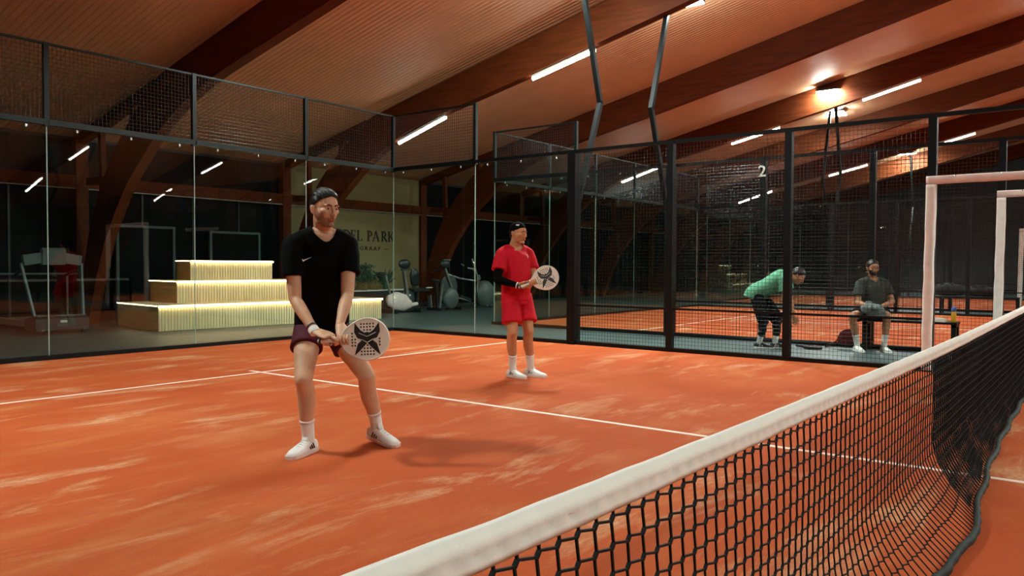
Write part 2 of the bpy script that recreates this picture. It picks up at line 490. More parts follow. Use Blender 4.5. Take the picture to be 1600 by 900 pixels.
# strip lights clamped under every other arch
TY = [(12.0, 10.6), (8.32, 6.92), (4.70, 3.32), (1.05, -0.33), (-3.3, -4.7), (-6.9, -8.3), (-10.6, -12.0)]
def zin(y):
    y = abs(y)
    for (a, b), (c, d) in zip(inner[:-1], inner[1:]):
        if c <= y <= a: return d + (b - d) * (y - c) / (a - c)
    return 6.9
for k in (-1, 1, 2, 3, 5):
    xa = 2.1 + 5 * k
    who = {-1: 'arch above the near court side', 1: 'arch behind the stepped seats', 2: 'arch behind the bikes', 3: 'fourth arch from the treadmill', 5: 'sixth arch from the treadmill'}[k]
    for j, (ya, yb) in enumerate(TY):
        if (k == 2 and j < 4) or (k == -1 and j < 3): continue
        za, zb = zin(ya) - .06, zin(yb) - .06
        if ya > 0 > yb: za = zb = min(za, zb)
        t = empty('strip_light', (xa, ya, za), 'tube light under the %s, %s from the gym wall' % (who, ordn[j]), 'light', 'tube lights under the arches')
        MB().bar((xa, ya, za + .035), (xa, yb, zb + .035), 0.09, 0.05).build('housing', MT['white'], t)
        MB().tube([(xa, ya, za - .01), (xa, yb, zb - .01)], 0.035, 8).build('tube', MT['tube'], t)

# ================================================================== COURTS
def court(cx, cy, which):
    """turf with lines; cx,cy is the court centre"""
    g = struct(MB().b2((cx - 5, cy - 10, -0.005), (cx + 5, cy + 10, 0.0)).build('court_turf', MT['turf']))
    z0, z1 = -0.001, 0.0015
    for s in (1, -1):
        MB().b2((cx - 5, cy + s * 6.95 - .025, z0), (cx + 5, cy + s * 6.95 + .025, z1)).build('court_line', MT['line'], g)
    MB().b2((cx - .025, cy - 7.15, z0), (cx + .025, cy + 7.15, z1 + .0008)).build('court_line', MT['line'], g)
    return g
def wires(mb, o, du, dv, nu, nv, r=0.0019):
    """grid of square wires: o origin, du/dv full extents"""
    o = Vector(o); du = Vector(du); dv = Vector(dv)
    for i in range(nu + 1):
        a = o + du * (i / nu); mb.bar(a, a + dv, 2 * r, caps=False, up=du)
    for j in range(nv + 1):
        a = o + dv * (j / nv); mb.bar(a, a + du, 2 * r, caps=False, up=(0.3, 0.3, 1))

def back_wall(cx, y, which):
    w = empty('glass_back_wall', (cx, y, 0), 'tall glass end wall with mesh on top behind the %s' % which, 'glass wall')
    MB().b2((cx - 5.03, y - .05, -0.006), (cx + 5.03, y + .05, 0.055)).build('kerb', MT['black'], w)
    cl = MB()
    for i in range(5):
        a = cx - 5 + 2 * i
        MB().b2((a + .006, y - .006, 0.055), (a + 1.994, y + .006, 2.965)).build('glass_pane', MT['glass'], w)
        for dx in (.25, .95, 1.65): cl.box((a + dx + .1, y - .045, 2.925), (.022, .02, .034))
        m = MB(); wires(m, (a + .03, y, 3.04), (1.94, 0, 0), (0, 0, .93), 38, 18)
        m.build('wire_mesh', MT['wire'], w, kind='stuff')
        MB().b2((a + .02, y - .035, 2.965), (a + 1.98, y + .035, 3.035)).build('rail', MT['rail'], w)
        MB().b2((a + .02, y - .012, 3.975), (a + 1.98, y + .012, 4.0)).build('top_rail', MT['rail'], w)
    for i in range(6):
        a = cx - 5 + 2 * i
        MB().b2((a - .004, y - .008, 0.055), (a + .004, y + .008, 2.965)).build('glass_joint', MT['edge'], w)
        MB().b2((a - .03, y - .025, 2.95), (a + .03, y + .035, 4.0)).build('post', MT['rail'], w)
    cl.build('clamps', MT['steel'], w, kind='stuff')
    return w

def padding(name, a, b, r, m, parent, seed):
    a = Vector(a); b = Vector(b); n = 14; rnd = random.Random(seed)
    pts = [a.lerp(b, i / n) + Vector((rnd.uniform(-.003, .003), rnd.uniform(-.003, .003), 0)) for i in range(n + 1)]
    ra = [r * rnd.uniform(.95, 1.04) for _ in pts]
    mb = MB(); sweep(mb, pts, ra, [x * rnd.uniform(.94, 1.04) for x in ra], (1, 0, 0.01) if abs((b - a).normalized().x) < .9 else (0, 1, 0), n=20, sub=3, round_cap=False, sq=.45)
    o = mb.build(name, m, parent, smooth=True)
    sn = MB()
    for i in range(2, n, 3):
        sn.ell(pts[i] + Vector((-r * .78, 0, r * .66 if abs((b - a).normalized().z) < .5 else 0)), (.012, .012, .012), nu=6, nv=4)
    sn.build('snaps', MT['steel'], o, kind='stuff')
    return o

def side_wall(x, cy, out, which, gate=True):
    """out=+1 if the outside of the court is towards +x"""
    w = empty('court_side_fence', (x, cy + 5, 0), 'black mesh and glass side fence along the %s' % which, 'fence')
    MB().b2((x - .04, cy + 1.0, -0.006), (x + .04, cy + 10.0, 0.055)).build('kerb', MT['black'], w)
    cl = MB()
    for i, y in enumerate((8, 6)):
        MB().b2((x - .006, cy + y + .006, .055), (x + .006, cy + y + 1.994, 2.965)).build('glass_pane', MT['glass'], w)
        for dy in (.3, 1.0, 1.7): cl.box((x - .045, cy + y + dy, 2.925), (.02, .022, .034))
        MB().b2((x - .008, cy + y - .004, .055), (x + .008, cy + y + .004, 2.965)).build('glass_joint', MT['edge'], w)
    cl.build('clamps', MT['steel'], w, kind='stuff')
    MB().b2((x - .03, cy + 8, 2.965), (x + .03, cy + 9.97, 3.035)).build('rail', MT['rail'], w)
    MB().b2((x - .025, cy + 1, 2.975), (x + .025, cy + 8, 3.025)).build('top_rail', MT['black'], w)
    MB().b2((x - .025, cy - 1, 2.975), (x + .025, cy + 1, 3.025)).build('top_rail', MT['black'], w)
    m = MB(); wires(m, (x, cy + 8.03, 3.04), (0, 1.92, 0), (0, 0, .93), 38, 18); m.build('wire_mesh', MT['wire'], w, kind='stuff')
    MB().b2((x - .012, cy + 8, 3.975), (x + .012, cy + 9.97, 4.0)).build('top_rail', MT['rail'], w)
    MB().b2((x - .03, cy + 7.97, 2.95), (x + .03, cy + 8.03, 4.0)).build('post', MT['rail'], w)
    MB().b2((x - .08, cy + 5.92, -0.006), (x + .08, cy + 6.06, 3.0)).build('post', MT['black'], w)
    ys = [6.0, 4.335, 2.667, 1.0]
    for a, b in zip(ys[1:], ys[:-1]):
        m = MB(); wires(m, (x, cy + a + .04, 0.06), (0, b - a - .08, 0), (0, 0, 2.90), 32, 58, 0.0017)
        m.build('wire_mesh', MT['wire'], w, kind='stuff')
        MB().b2((x - .018, cy + a + .05, 0.60), (x + .018, cy + b - .05, 0.63)).build('mid_rail', MT['black'], w)
    for y in ys[1:]:
        MB().b2((x - .05, cy + y - .045, -0.006), (x + .05, cy + y + .045, 3.0)).build('post', MT['black'], w)
    MB().b2((x - .05, cy - 1.045, -0.006), (x + .05, cy - .955, 3.0)).build('post', MT['black'], w)
    if gate:
        g = empty('gate_frame_padding', (x, cy + 1, 0), 'white padded gate frame around the opening in the %s' % which, 'padding')
        padding('post_padding', (x - .05, cy + 1.02, 0.02), (x - .05, cy + 1.0, 2.19), 0.054, MT['pad'], g, 3)
        padding('post_padding', (x - .05, cy - 1.02, 0.02), (x - .05, cy - 1.0, 2.19), 0.054, MT['pad'], g, 4)
        padding('beam_padding', (x - .05, cy + 1.05, 2.242), (x - .05, cy - 1.05, 2.242), 0.048, MT['padp'], g, 5)
        MB().b2((x - .03, cy - 1.0, 2.22), (x + .03, cy + 1.0, 2.27)).build('lintel', MT['black'], g)
    return w

def mast(x, y, out, label):
    """bent lamp mast outside the fence with a flat floodlight over the court edge"""
    m = empty('light_mast', (x + out * .12, y, 0), label, 'light mast', 'bent court lamp masts')
    px = [(.13, 0), (.13, 2.2), (.78, 3.88), (.12, 5.95)]
    p = [Vector((x + out * a, y, z)) for a, z in px]
    for a, b in zip(p[:-1], p[1:]):
        MB().bar(a, b + (b - a).normalized() * .03, 0.075, 0.075, up=(0, 1, 0)).build('mast_segment', MT['black'], m)
    top = p[-1]
    MB().bar(top, top + Vector((-out * .55, 0, .06)), 0.06, 0.05).build('arm', MT['black'], m)
    c = top + Vector((-out * .62, 0, .06))
    R = Matrix.Rotation(out * math.radians(-8), 3, 'Y')
    f = MB().box(c + R @ Vector((0, 0, .045)), (.42, .56, .06), R).build('floodlight', MT['dgrey'], m)
    MB().box(c, (.40, .54, .02), R).build('light_panel', MT['flood'], f)
    return m

CY2, CX2, CY3, CX3 = -0.46, 12.45, 0.28, 24.9
court(0, 0, 1); court(CX2, CY2, 2); court(CX3, CY3, 3)
back_wall(0, 10.0, 'near court')
back_wall(CX2, 10.0 + CY2, 'middle court')
back_wall(CX3, 10.0 + CY3, 'farthest court')
side_wall(5.0, 0.0, 1, 'near court by the two players')
side_wall(7.45, CY2, -1, 'middle court just behind the bench')
side_wall(17.45, CY2, 1, 'far side of the middle court')
side_wall(19.9, CY3, -1, 'near side of the farthest court')
side_wall(29.9, CY3, 1, 'far side of the farthest court', gate=False)
for (x, cy, out, nm) in ((5, 0, 1, 'near court, net-right side'), (-5, 0, -1, 'near court, camera side'), (7.45, CY2, -1, 'middle court, side nearest the players'),
                         (17.45, CY2, 1, 'middle court, far side'), (19.9, CY3, -1, 'farthest court, near side'), (31.7, CY3, 1, 'farthest court, far side')):
    for y, q in ((6.0, 'gym end'), (-6.0, 'end behind the camera')):
        mast(x, cy + y, out, 'bent black lamp mast on the %s, %s' % (nm, q))

# ================================================================== NET
def net_top(x): return np.interp(x, [-5, -4.4, -3.5, -1, 0, 5], [0.866, 0.853, 0.843, 0.828, 0.826, 0.845])
def net_hem(x): return np.interp(x, [-5, -2.8, -1.8, -1.3, -0.6, 0.1, 1.1, 2.7, 5], [0.0, -0.02, -0.20, -0.225, -0.17, -0.13, -0.095, -0.075, -0.06]) + 0.008 * math.sin(x * 7)
net = empty('padel_net', (0, 0, 0), 'black padel net with white top tape in the foreground', 'net')
TH = 0.062
# folded tape with a puckered stitch line
V = []; F = []
xs = list(np.arange(-5, -0.5, 0.012)) + list(np.arange(-0.5, 5.01, 0.05))
prof = [(0.006, -TH), (0.0115, -TH * .6), (0.013, -TH * .25), (0.012, -0.010), (0.006, -0.001), (0, 0), (-0.006, -0.001), (-0.012, -0.010), (-0.0155, -TH * .22), (-0.0165, -TH * .42), (-0.0125, -TH * .56), (-0.0135, -TH * .78), (-0.009, -TH), (-0.002, -TH)]
for x in xs:
    zt = net_top(x) + 0.0005 * math.sin(x * 23)
    for i, (y, z) in enumerate(prof):
        puck = 0.0
        if i in (9, 10, 11):
            puck = (0.0095 if i == 10 else -0.0010) * (0.5 + 0.5 * math.sin(x * 2 * PI / 0.056 + 1.2 * math.sin(x * 11))) ** 5
        V.append((x, y + puck + 0.0015 * noise.noise(Vector((x * 14, i * .7, 0))), zt + z * (1 + 0.012 * math.sin(x * 9))))
k = len(prof)
for j in range(len(xs) - 1):
    for i in range(k): F.append((j * k + i, j * k + (i + 1) % k, (j + 1) * k + (i + 1) % k, (j + 1) * k + i))
F += [tuple(range(k)), tuple(range(len(V) - 1, len(V) - 1 - k, -1))]
mb = MB(); mb.add(V, F); mb.build('net_tape', MT['tape'], net, smooth=True)
# knotted hexagonal netting
def netpt(x, s):
    zt = float(net_top(x)) - TH + 0.006
    z = zt * (1 - s) + 0.012 * s
    b = max(0.0, (s - 0.60) / 0.40)
    y = net_hem(x) * b ** 1.7 + 0.006 * noise.noise(Vector((x * 1.3, s * 2, 3)))
    return Vector((x, y, z))
mb = MB(); px = 0.0575; ncol = int(10.0 / px); nrow = 15
def node(i, m, low):
    x = -5 + i * px + (-0.0035 if low else 0.0035) + 0.002 * noise.noise(Vector((i * 1.7, m * .9, 0)))
    return netpt(min(max(x, -5), 5), min(1.0, (m + (0.17 if low else 0.0) + .04 * noise.noise(Vector((i * .8, m * 1.1, 4)))) / nrow))
for i in range(ncol + 1):
    col = [netpt(min(5, -5 + i * px), 0)]
    for m in range(1, nrow):
        a = node(i, m - .62, 0); c = node(i, m - .62, 1); col += [a, c]
        if i < ncol: mb.bar(a, node(i + 1, m - .62, 1), 0.0046, 0.0044, caps=False)
        mb.bar(a, c, 0.0070, 0.0064, caps=False, up=(0, 1, 0))
    col.append(netpt(min(5, -5 + i * px), 1.0))
    for a, c in zip(col[:-1], col[1:]): mb.bar(a, c, 0.0044, caps=False, up=(0, 1, 0))
mb.build('netting', MT['cord'], net, kind='stuff')
# the far half carries a second, doubled layer of netting
mb = MB(); x0_ = -0.80; n2 = int((5 - x0_) / .03)
for i in range(n2 + 1):
    x = x0_ + i * .03
    pts = [netpt(x + .004 * (1 if (m + i) % 2 else -1), m / 15 * .99) + Vector((0, .014 + .004 * noise.noise(Vector((x * 5, m * .4, 1))), 0)) for m in range(16)]
    for a, c in zip(pts[:-1], pts[1:]): mb.bar(a, c, 0.0042, caps=False, up=(0, 1, 0))
for m in range(0, 30):
    s_ = m / 30 * .99
    pts = [netpt(x, s_) + Vector((0, .014, 0)) for x in np.arange(x0_, 5.01, .12)]
    for a, c in zip(pts[:-1], pts[1:]): mb.bar(a, c, 0.0042, caps=False)
mb.build('doubled_netting', MT['cord'], net, kind='stuff')
mb = MB()
sweep(mb, [netpt(x, 1.0) + Vector((-.0, -.006 + .004 * noise.noise(Vector((x * 9, 0, 0))), .012 + .004 * noise.noise(Vector((x * 13, 2, 0))))) for x in np.arange(-5, 5.01, 0.04)], [0.016 + .003 * math.sin(x * 41) for x in np.arange(-5, 5.01, 0.04)], 0.020, (0, 1, 0), n=8, sub=1)
mb.build('bottom_hem', MT['hem'], net, smooth=True)
for x in (-5.0, 5.0):
    MB().lathe([(0.035, -0.006), (0.035, 0.88), (0.028, 0.89)], (x + math.copysign(.045, x), 0, 0), 12).build('net_post', MT['black'], net)

# ================================================================== GYM SIDE
# stepped seats with slatted fronts and glowing edges
def steps():
    rot = math.radians(-5)
    R = Matrix.Rotation(rot, 3, 'Z'); o = Vector((2.03, 13.0, 0))
    root = empty('stepped_seat', o, 'three tier pale wooden stepped seat with slatted fronts and glowing edges', 'seating')
    def tier(x0, x1, y0, y1, z0, z1):
        def w(x, y, z): return o + R @ Vector((x, y, z))
        def bx(lo, hi): 
            m = MB(); c = [(a + b) / 2 for a, b in zip(lo, hi)]; m.box(w(*c), [b - a for a, b in zip(lo, hi)], R); return m
        t = bx((x0 + .02, y0 + .02, z0), (x1 - .02, y1, z1 - .03)).build('step_box', MT['woodside'], root)
        bx((x0, y0 - .034, z1 - .03), (x1, y1, z1)).build('step_top', MT['wood'], t)
        s = MB(); n = int((x1 - x0) / 0.058)
        for i in range(n):
            a = x0 + .02 + (x1 - x0 - .04) * (i + .1) / n
            c = (a + .023, y0 + .010, (z0 + z1 - .06) / 2); s.box(w(*c), (.047, .022, z1 - .06 - z0), R)
        s.build('slats', MT['wood'], t, kind='stuff')
        bx((x0 + .01, y0 - .030, z1 - .040), (x1 - .01, y0 - .020, z1 - .031)).build('led_strip', MT['led'], t)
        bx((x0 + .01, y0 - .037, z1 - .012), (x1 - .01, y0 - .034, z1 - .006)).build('led_strip', MT['led'], t)
        bx((x0 - .006, y0, z1 - .016), (x0, y1, z1 - .009)).build('led_strip', MT['led'], t)
        return t
    tier(0, 5.10, 0, 1.84, 0, .47)
    tier(.62, 3.9, .62, 1.84, .47, .90)
    tier(1.17, 3.05, 1.22, 1.84, .90, 1.30)
    return root
steps()

# treadmill facing the court
def treadmill(x, y, label):
    t = empty('treadmill', (x, y, 0), label, 'treadmill', 'treadmills')
    def P(a, b, c): return (x + a, y + b, c)
    m = MB(); m.prism([(y, .06), (y + .02, .26), (y + .10, .31), (y + .5, .24), (y + .5, .06)], x - .44, x + .44, 0); m.build('motor_hood', MT['dgrey'], t)
    MB().b2(P(-.40, .06, .30), P(.40, .12, .318)).build('hood_trim', MT['grey'], t)
    MB().b2(P(-.05, -.012, .19), P(.06, .01, .23)).build('badge', MT['white'], t)
    MB().b2(P(-.38, .5, .10), P(.38, 2.0, .19)).build('deck', MT['dgrey'], t)
    MB().b2(P(-.28, .5, .19), P(.28, 1.98, .20)).build('belt', MT['rubber'], t)
    for s in (-1, 1):
        MB().b2(P(s * .44, .5, .12), P(s * .30, 2.0, .215)).build('side_rail', MT['grey'], t)
        MB().bar(P(s * .40, .16, .28), P(s * .50, .45, 1.22), .035, .07, up=(0, 1, 0)).build('upright', MT['grey'], t)
        MB().tube([P(s * .46, .45, 1.10), P(s * .44, .75, 1.05), P(s * .42, 1.0, .98)], .025, 8).build('handrail', MT['dgrey'], t)
        MB().lathe([(.06, -.02), (.06, .02)], P(s * .34, .03, .054), 10, 'x').build('wheel', MT['dgrey'], t)
        MB().box(P(s * .33, .42, 1.30), (.30, .10, .18), Matrix.Rotation(s * .16, 3, 'Y')).build('console_wing', MT['grey'], t)
    m = MB(); m.prism([(y + .34, 1.20), (y + .32, 1.46), (y + .37, 1.50), (y + .44, 1.48), (y + .50, 1.22)], x - .19, x + .19, 0); m.build('console', MT['grey'], t)
    return t
treadmill(.80, 13.88, 'grey treadmill facing the court left of the stepped seats')
treadmill(-1.55, 14.6, 'second treadmill at the left edge of the picture, mostly cut off')

# cream wall lettering, hook and planter
def letters(body, x, z, h, label, y=YW - .062, bold=0.0, sx=1.0, sp=1.0):
    cu = bpy.data.curves.new('lettering', 'FONT'); cu.body = body; cu.size = h; cu.extrude = 0.008; cu.space_character = sp; cu.offset = bold
    cu.resolution_u = 3
    o = bpy.data.objects.new('lettering', cu); COL.objects.link(o)
    dg = bpy.context.evaluated_depsgraph_get(); me = bpy.data.meshes.new_from_object(o.evaluated_get(dg))
    bpy.data.objects.remove(o)
    w = max(v.co.x for v in me.vertices) - min(v.co.x for v in me.vertices)
    x0 = min(v.co.x for v in me.vertices)
    for v in me.vertices:
        lx, ly, lz = v.co
        v.co = ((lx - x0) * sx + x, y - lz, z + ly)
    l = link('lettering', me, MT['letter'])
    return l
def serif_word(word, x, z, h, pitch, y):
    """roman capitals with thick and thin strokes and serifs, raised from the wall"""
    mb = MB(); T, t = .15, .06
    def st(cx, a, c, w): mb.bar((cx + a[0] * h, y, z + a[1] * h), (cx + c[0] * h, y, z + c[1] * h), w * h, .016, up=(0, 1, 0))
    def sf(cx, px, py, w=.30): st(cx, (px - w / 2, py), (px + w / 2, py), .05)
    def bowl(cx, x0, y0, rx, y1):
        pts = [(x0 + rx * math.sin(PI * q / 8), (y0 + y1) / 2 + (y1 - y0) / 2 * math.cos(PI * q / 8)) for q in range(9)]
        for q, (p, r) in enumerate(zip(pts[:-1], pts[1:])): st(cx, p, r, t + (T - t) * math.sin(PI * (q + .5) / 8))
    for q, ch in enumerate(word):
        cx = x + pitch[q]
        if ch in 'PRDELK': st(cx, (.15, 0), (.15, 1), T); sf(cx, .15, .02); sf(cx, .15, .98)
        if ch in 'PR': bowl(cx, .15, .46, .42, .98)
        if ch == 'R': st(cx, (.33, .48), (.70, .02), T); sf(cx, .70, .02, .2)
        if ch == 'D': bowl(cx, .15, .02, .62, .98)
        if ch == 'E':
            for yy, ww in ((.03, .6), (.5, .45), (.97, .56)): st(cx, (.15, yy), (ww, yy), t)
            st(cx, (.6, .03), (.6, .2), t); st(cx, (.56, .97), (.56, .8), t); st(cx, (.45, .4), (.45, .6), t)
        if ch == 'L': st(cx, (.15, .03), (.62, .03), t); st(cx, (.62, .03), (.62, .24), t)
        if ch == 'A':
            st(cx, (.08, .02), (.42, 1), t); st(cx, (.42, 1), (.78, .02), T); st(cx, (.2, .36), (.64, .36), t); sf(cx, .08, .02, .24); sf(cx, .78, .02, .26)
        if ch == 'K': st(cx, (.20, .42), (.66, .98), t); st(cx, (.34, .58), (.74, .02), T); sf(cx, .66, .98, .22); sf(cx, .74, .02, .22)
    return mb.build('lettering', MT['letter'])
l1 = serif_word('PADELPARK', 8.53, 1.90, .30, [0, .24, .49, .74, .97, 1.35, 1.55, 1.89, 2.15], YW - .072)
tag(l1, 'dark raised roman letters PADEL PARK on the cream wall', 'lettering')
l2 = letters('\u2014 LANDGRAAF \u2014', 8.58, 1.645, 0.155, '', sx=1.18, sp=1.55, bold=0.002)
tag(l2, 'small dark raised letters LANDGRAAF between dashes on the cream wall', 'lettering')
def leaf_blade(mb, base, tip, w, droop):
    base = Vector(base); tip = Vector(tip); n = 5
    ax = (tip - base); sd = ax.cross(Vector((0.2, 1, 0.3))).normalized()
    V = []; F = []
    for i in range(n + 1):
        u = i / n; p = base + ax * u + Vector((0, 0, -droop * u * u)); ww = w * math.sin(PI * min(1, .12 + u * .88)) 
        V += [p + sd * ww, p + Vector((0, -.012 * ww / w, .006)), p - sd * ww]
    for i in range(n):
        o = 3 * i; F += [(o, o + 1, o + 4, o + 3), (o + 1, o + 2, o + 5, o + 4)]
    mb.add(V, F)
pl = empty('planter', (9.8, 15.75, 0), 'long low planter with a pale rim along the foot of the cream wall', 'planter')
MB().b2((7.9, 15.55, -.006), (11.3, 16.0, .50)).build('box', MT['dgrey'], pl)
MB().b2((7.88, 15.53, .50), (11.32, 16.02, .53)).build('rim', MT['white'], pl)
rnd = random.Random(5)
p1 = empty('spiky_plant', (10.25, 15.78, .53), 'dark green plant with long spiky leaves in the planter under the word PARK', 'plant')
MB().lathe([(.05, .5), (.06, .62), (.04, .72)], (10.25, 15.78, 0), 8).build('stem', MT['leaf'], p1)
for i in range(16):
    a = i * 2.4 + .3; t = 0.35 + .55 * rnd.random()
    m = MB(); leaf_blade(m, (10.25, 15.78, .66), (10.25 + .42 * math.cos(a) * (1.25 - t * .5), 15.76 + .16 * math.sin(a), .66 + .62 * t), .055, .05 + .12 * (1 - t))
    m.build('leaf', MT['leaf'], p1)
p2 = empty('bushy_plant', (9.45, 15.78, .53), 'bushy dark green plant in the planter beside the spiky one', 'plant')
m = MB()
for i in range(5): m.bar((9.45 + .03 * i - .06, 15.78, .5), (9.45 + .12 * (i - 2), 15.76, .95), .014)
m.build('stems', MT['leaf'], p2, kind='stuff')
m = MB()
for i in range(330):
    d = Vector((rnd.gauss(0, 1), rnd.gauss(0, .4), rnd.gauss(0, 1))).normalized() * (rnd.random() ** .5)
    c = Vector((9.47 + d.x * .42, 15.76 + d.y * .17, .98 + d.z * .30))
    leaf_blade(m, c, c + Vector((rnd.uniform(-.1, .1), rnd.uniform(-.05, .02), rnd.uniform(-.06, .08))), .022, .03)
m.build('foliage', MT['leaf'], p2, kind='stuff')
for q, xx in enumerate((8.95, 9.35, 9.75)):
    g = MB()
    for i in range(60):
        a = rnd.uniform(0, 6.28); r0 = rnd.uniform(0, .1)
        b = Vector((xx + r0 * math.cos(a), 15.66 + .05 * math.sin(a), .52)); g.bar(b, b + Vector((rnd.uniform(-.16, .16), rnd.uniform(-.03, .05), rnd.uniform(.12, .26))), .008, .004, caps=False)
    o = g.build('dry_grass_tuft', MT['drygrass'], None, kind='stuff')
    tag(o, 'dry straw coloured grass tuft in the planter, %s of three from the left' % ordn[q], 'plant', 'dry grass in the planter')

# exercise machines (local x to the right along the glass)
def bike_a():
    t = empty('exercise_bike', (9.1, 13.9, 0), 'upright exercise bike with pale rounded shell and dark screen beside the stepped seat', 'exercise bike')
    m = MB(); sweep(m, [(8.62, 13.9, .32), (8.85, 13.9, .30), (9.1, 13.9, .25), (9.32, 13.9, .2)], [.16, .24, .23, .12], [.10, .12, .12, .08], (0, 0, 1), n=14); m.build('shell', MT['padp'], t, smooth=True)
    m = MB(); sweep(m, [(9.25, 13.9, .17), (9.6, 13.9, .20)], [.06, .05], None, (0, 0, 1), n=10); m.build('front_foot', MT['white'], t, smooth=True)
    MB().bar((9.25, 13.9, .40), (9.12, 13.9, 1.12), .075, .075).build('mast', MT['steel'], t)
    m = MB(); m.ell((9.10, 13.85, 1.25), (.21, .07, .13)); m.build('console', MT['dgrey'], t, smooth=True)
    for s in (-1, 1): MB().tube([(9.1, 13.9 + s * .05, 1.1), (9.22, 13.9 + s * .2, 1.12), (9.3, 13.9 + s * .22, 1.06)], .018, 8).build('handle', MT['grey'], t)
    MB().bar((8.9, 13.9, .42), (9.36, 13.9, .44), .045).build('pedal_bar', MT['white'], t)
    MB().tube([(8.28, 13.9, .98), (8.5, 13.9, .95), (8.62, 13.9, .55), (8.66, 13.9, .4)], .028, 8).build('seat_bar', MT['steel'], t)
    m = MB(); m.ell((8.34, 13.9, 1.0), (.14, .10, .05)); m.build('seat', MT['dgrey'], t, smooth=True)
    for xx in (8.6, 9.5): MB().b2((xx - .03, 13.62, -.006), (xx + .03, 14.18, .10)).build('foot_bar', MT['dgrey'], t)
    MB().b2((8.6, 13.86, .03), (9.5, 13.94, .10)).build('base_bar', MT['dgrey'], t)
def bike_b():
    t = empty('recumbent_bike', (9.85, 14.3, 0), 'dark recumbent bike with a tall rounded backrest, in the middle of the gym machines', 'exercise bike')
    m = MB(); sweep(m, [(9.95, 14.3, .72), (9.93, 14.3, .95), (9.90, 14.3, 1.08)], [.15, .17, .10], [.05, .06, .04], (1, 0, 0), n=14, sq=.3); m.build('backrest', MT['dgrey'], t, smooth=True)
    for s in (-1, 1): MB().bar((9.95 + s * .04, 14.35, .55), (9.95 + s * .03, 14.35, .80), .025).build('back_post', MT['dgrey'], t)
    MB().b2((9.72, 14.1, .52), (10.3, 14.5, .60)).build('seat', MT['dgrey'], t)
    MB().b2((10.2, 14.1, .60), (10.42, 14.14, .63)).build('side_handle', MT['white'], t)
    MB().b2((9.75, 14.26, .14), (10.4, 14.34, .22)).build('base_beam', MT['dgrey'], t)
    MB().bar((10.0, 14.3, .18), (10.0, 14.3, .54), .07).build('seat_post', MT['dgrey'], t)
    m = MB(); m.lathe([(.05, -.09), (.24, -.07), (.26, 0), (.24, .07), (.05, .09)], (9.62, 14.3, .32), 18, 'y'); m.build('wheel_cover', MT['rubber'], t, smooth=True)
    MB().bar((10.36, 14.12, .02), (10.32, 14.12, .40), .11, .05).build('front_foot', MT['steel'], t)
    MB().b2((9.6, 14.05, -.006), (9.66, 14.55, .08)).build('rear_foot', MT['dgrey'], t)
def bike_c():
    t = empty('spin_bike', (10.75, 13.9, 0), 'spin bike with grey wheel housing and slanted bright mast, left of the elliptical', 'exercise bike')
    m = MB(); m.lathe([(.04, -.10), (.25, -.09), (.30, -.03), (.30, .03), (.25, .09), (.04, .10)], (10.93, 13.9, .31), 22, 'y'); m.build('wheel_housing', MT['grey'], t, smooth=True)
    MB().bar((10.95, 13.9, .62), (10.68, 13.9, 1.16), .085, .06).build('mast', MT['steel'], t)
    m = MB(); m.ell((10.66, 13.86, 1.26), (.20, .07, .12)); m.build('console', MT['dgrey'], t, smooth=True)
    MB().b2((10.52, 13.78, 1.36), (10.82, 13.80, 1.39)).build('console_edge', MT['grey'], t)
    for s in (-1, 1): MB().tube([(10.62, 13.9 + s * .06, 1.12), (10.46, 13.9 + s * .2, 1.08), (10.42, 13.9 + s * .22, 1.02)], .02, 8).build('handle', MT['dgrey'], t)
    MB().bar((10.32, 13.75, .03), (10.44, 13.75, .74), .05).build('rear_leg', MT['steel'], t)
    MB().bar((10.36, 13.9, .06), (10.9, 13.9, .10), .07).build('base_beam', MT['dgrey'], t)
    m = MB(); sweep(m, [(10.2, 13.9, .82), (10.45, 13.9, .80)], [.09, .04], [.04, .04], (0, 1, 0), n=10); m.build('saddle', MT['dgrey'], t, smooth=True)
    MB().bar((10.4, 13.9, .10), (10.33, 13.9, .80), .05).build('seat_post', MT['dgrey'], t)
    for xx in (10.3, 11.1): MB().b2((xx - .03, 13.62, -.006), (xx + .03, 14.18, .07)).build('foot_bar', MT['dgrey'], t)
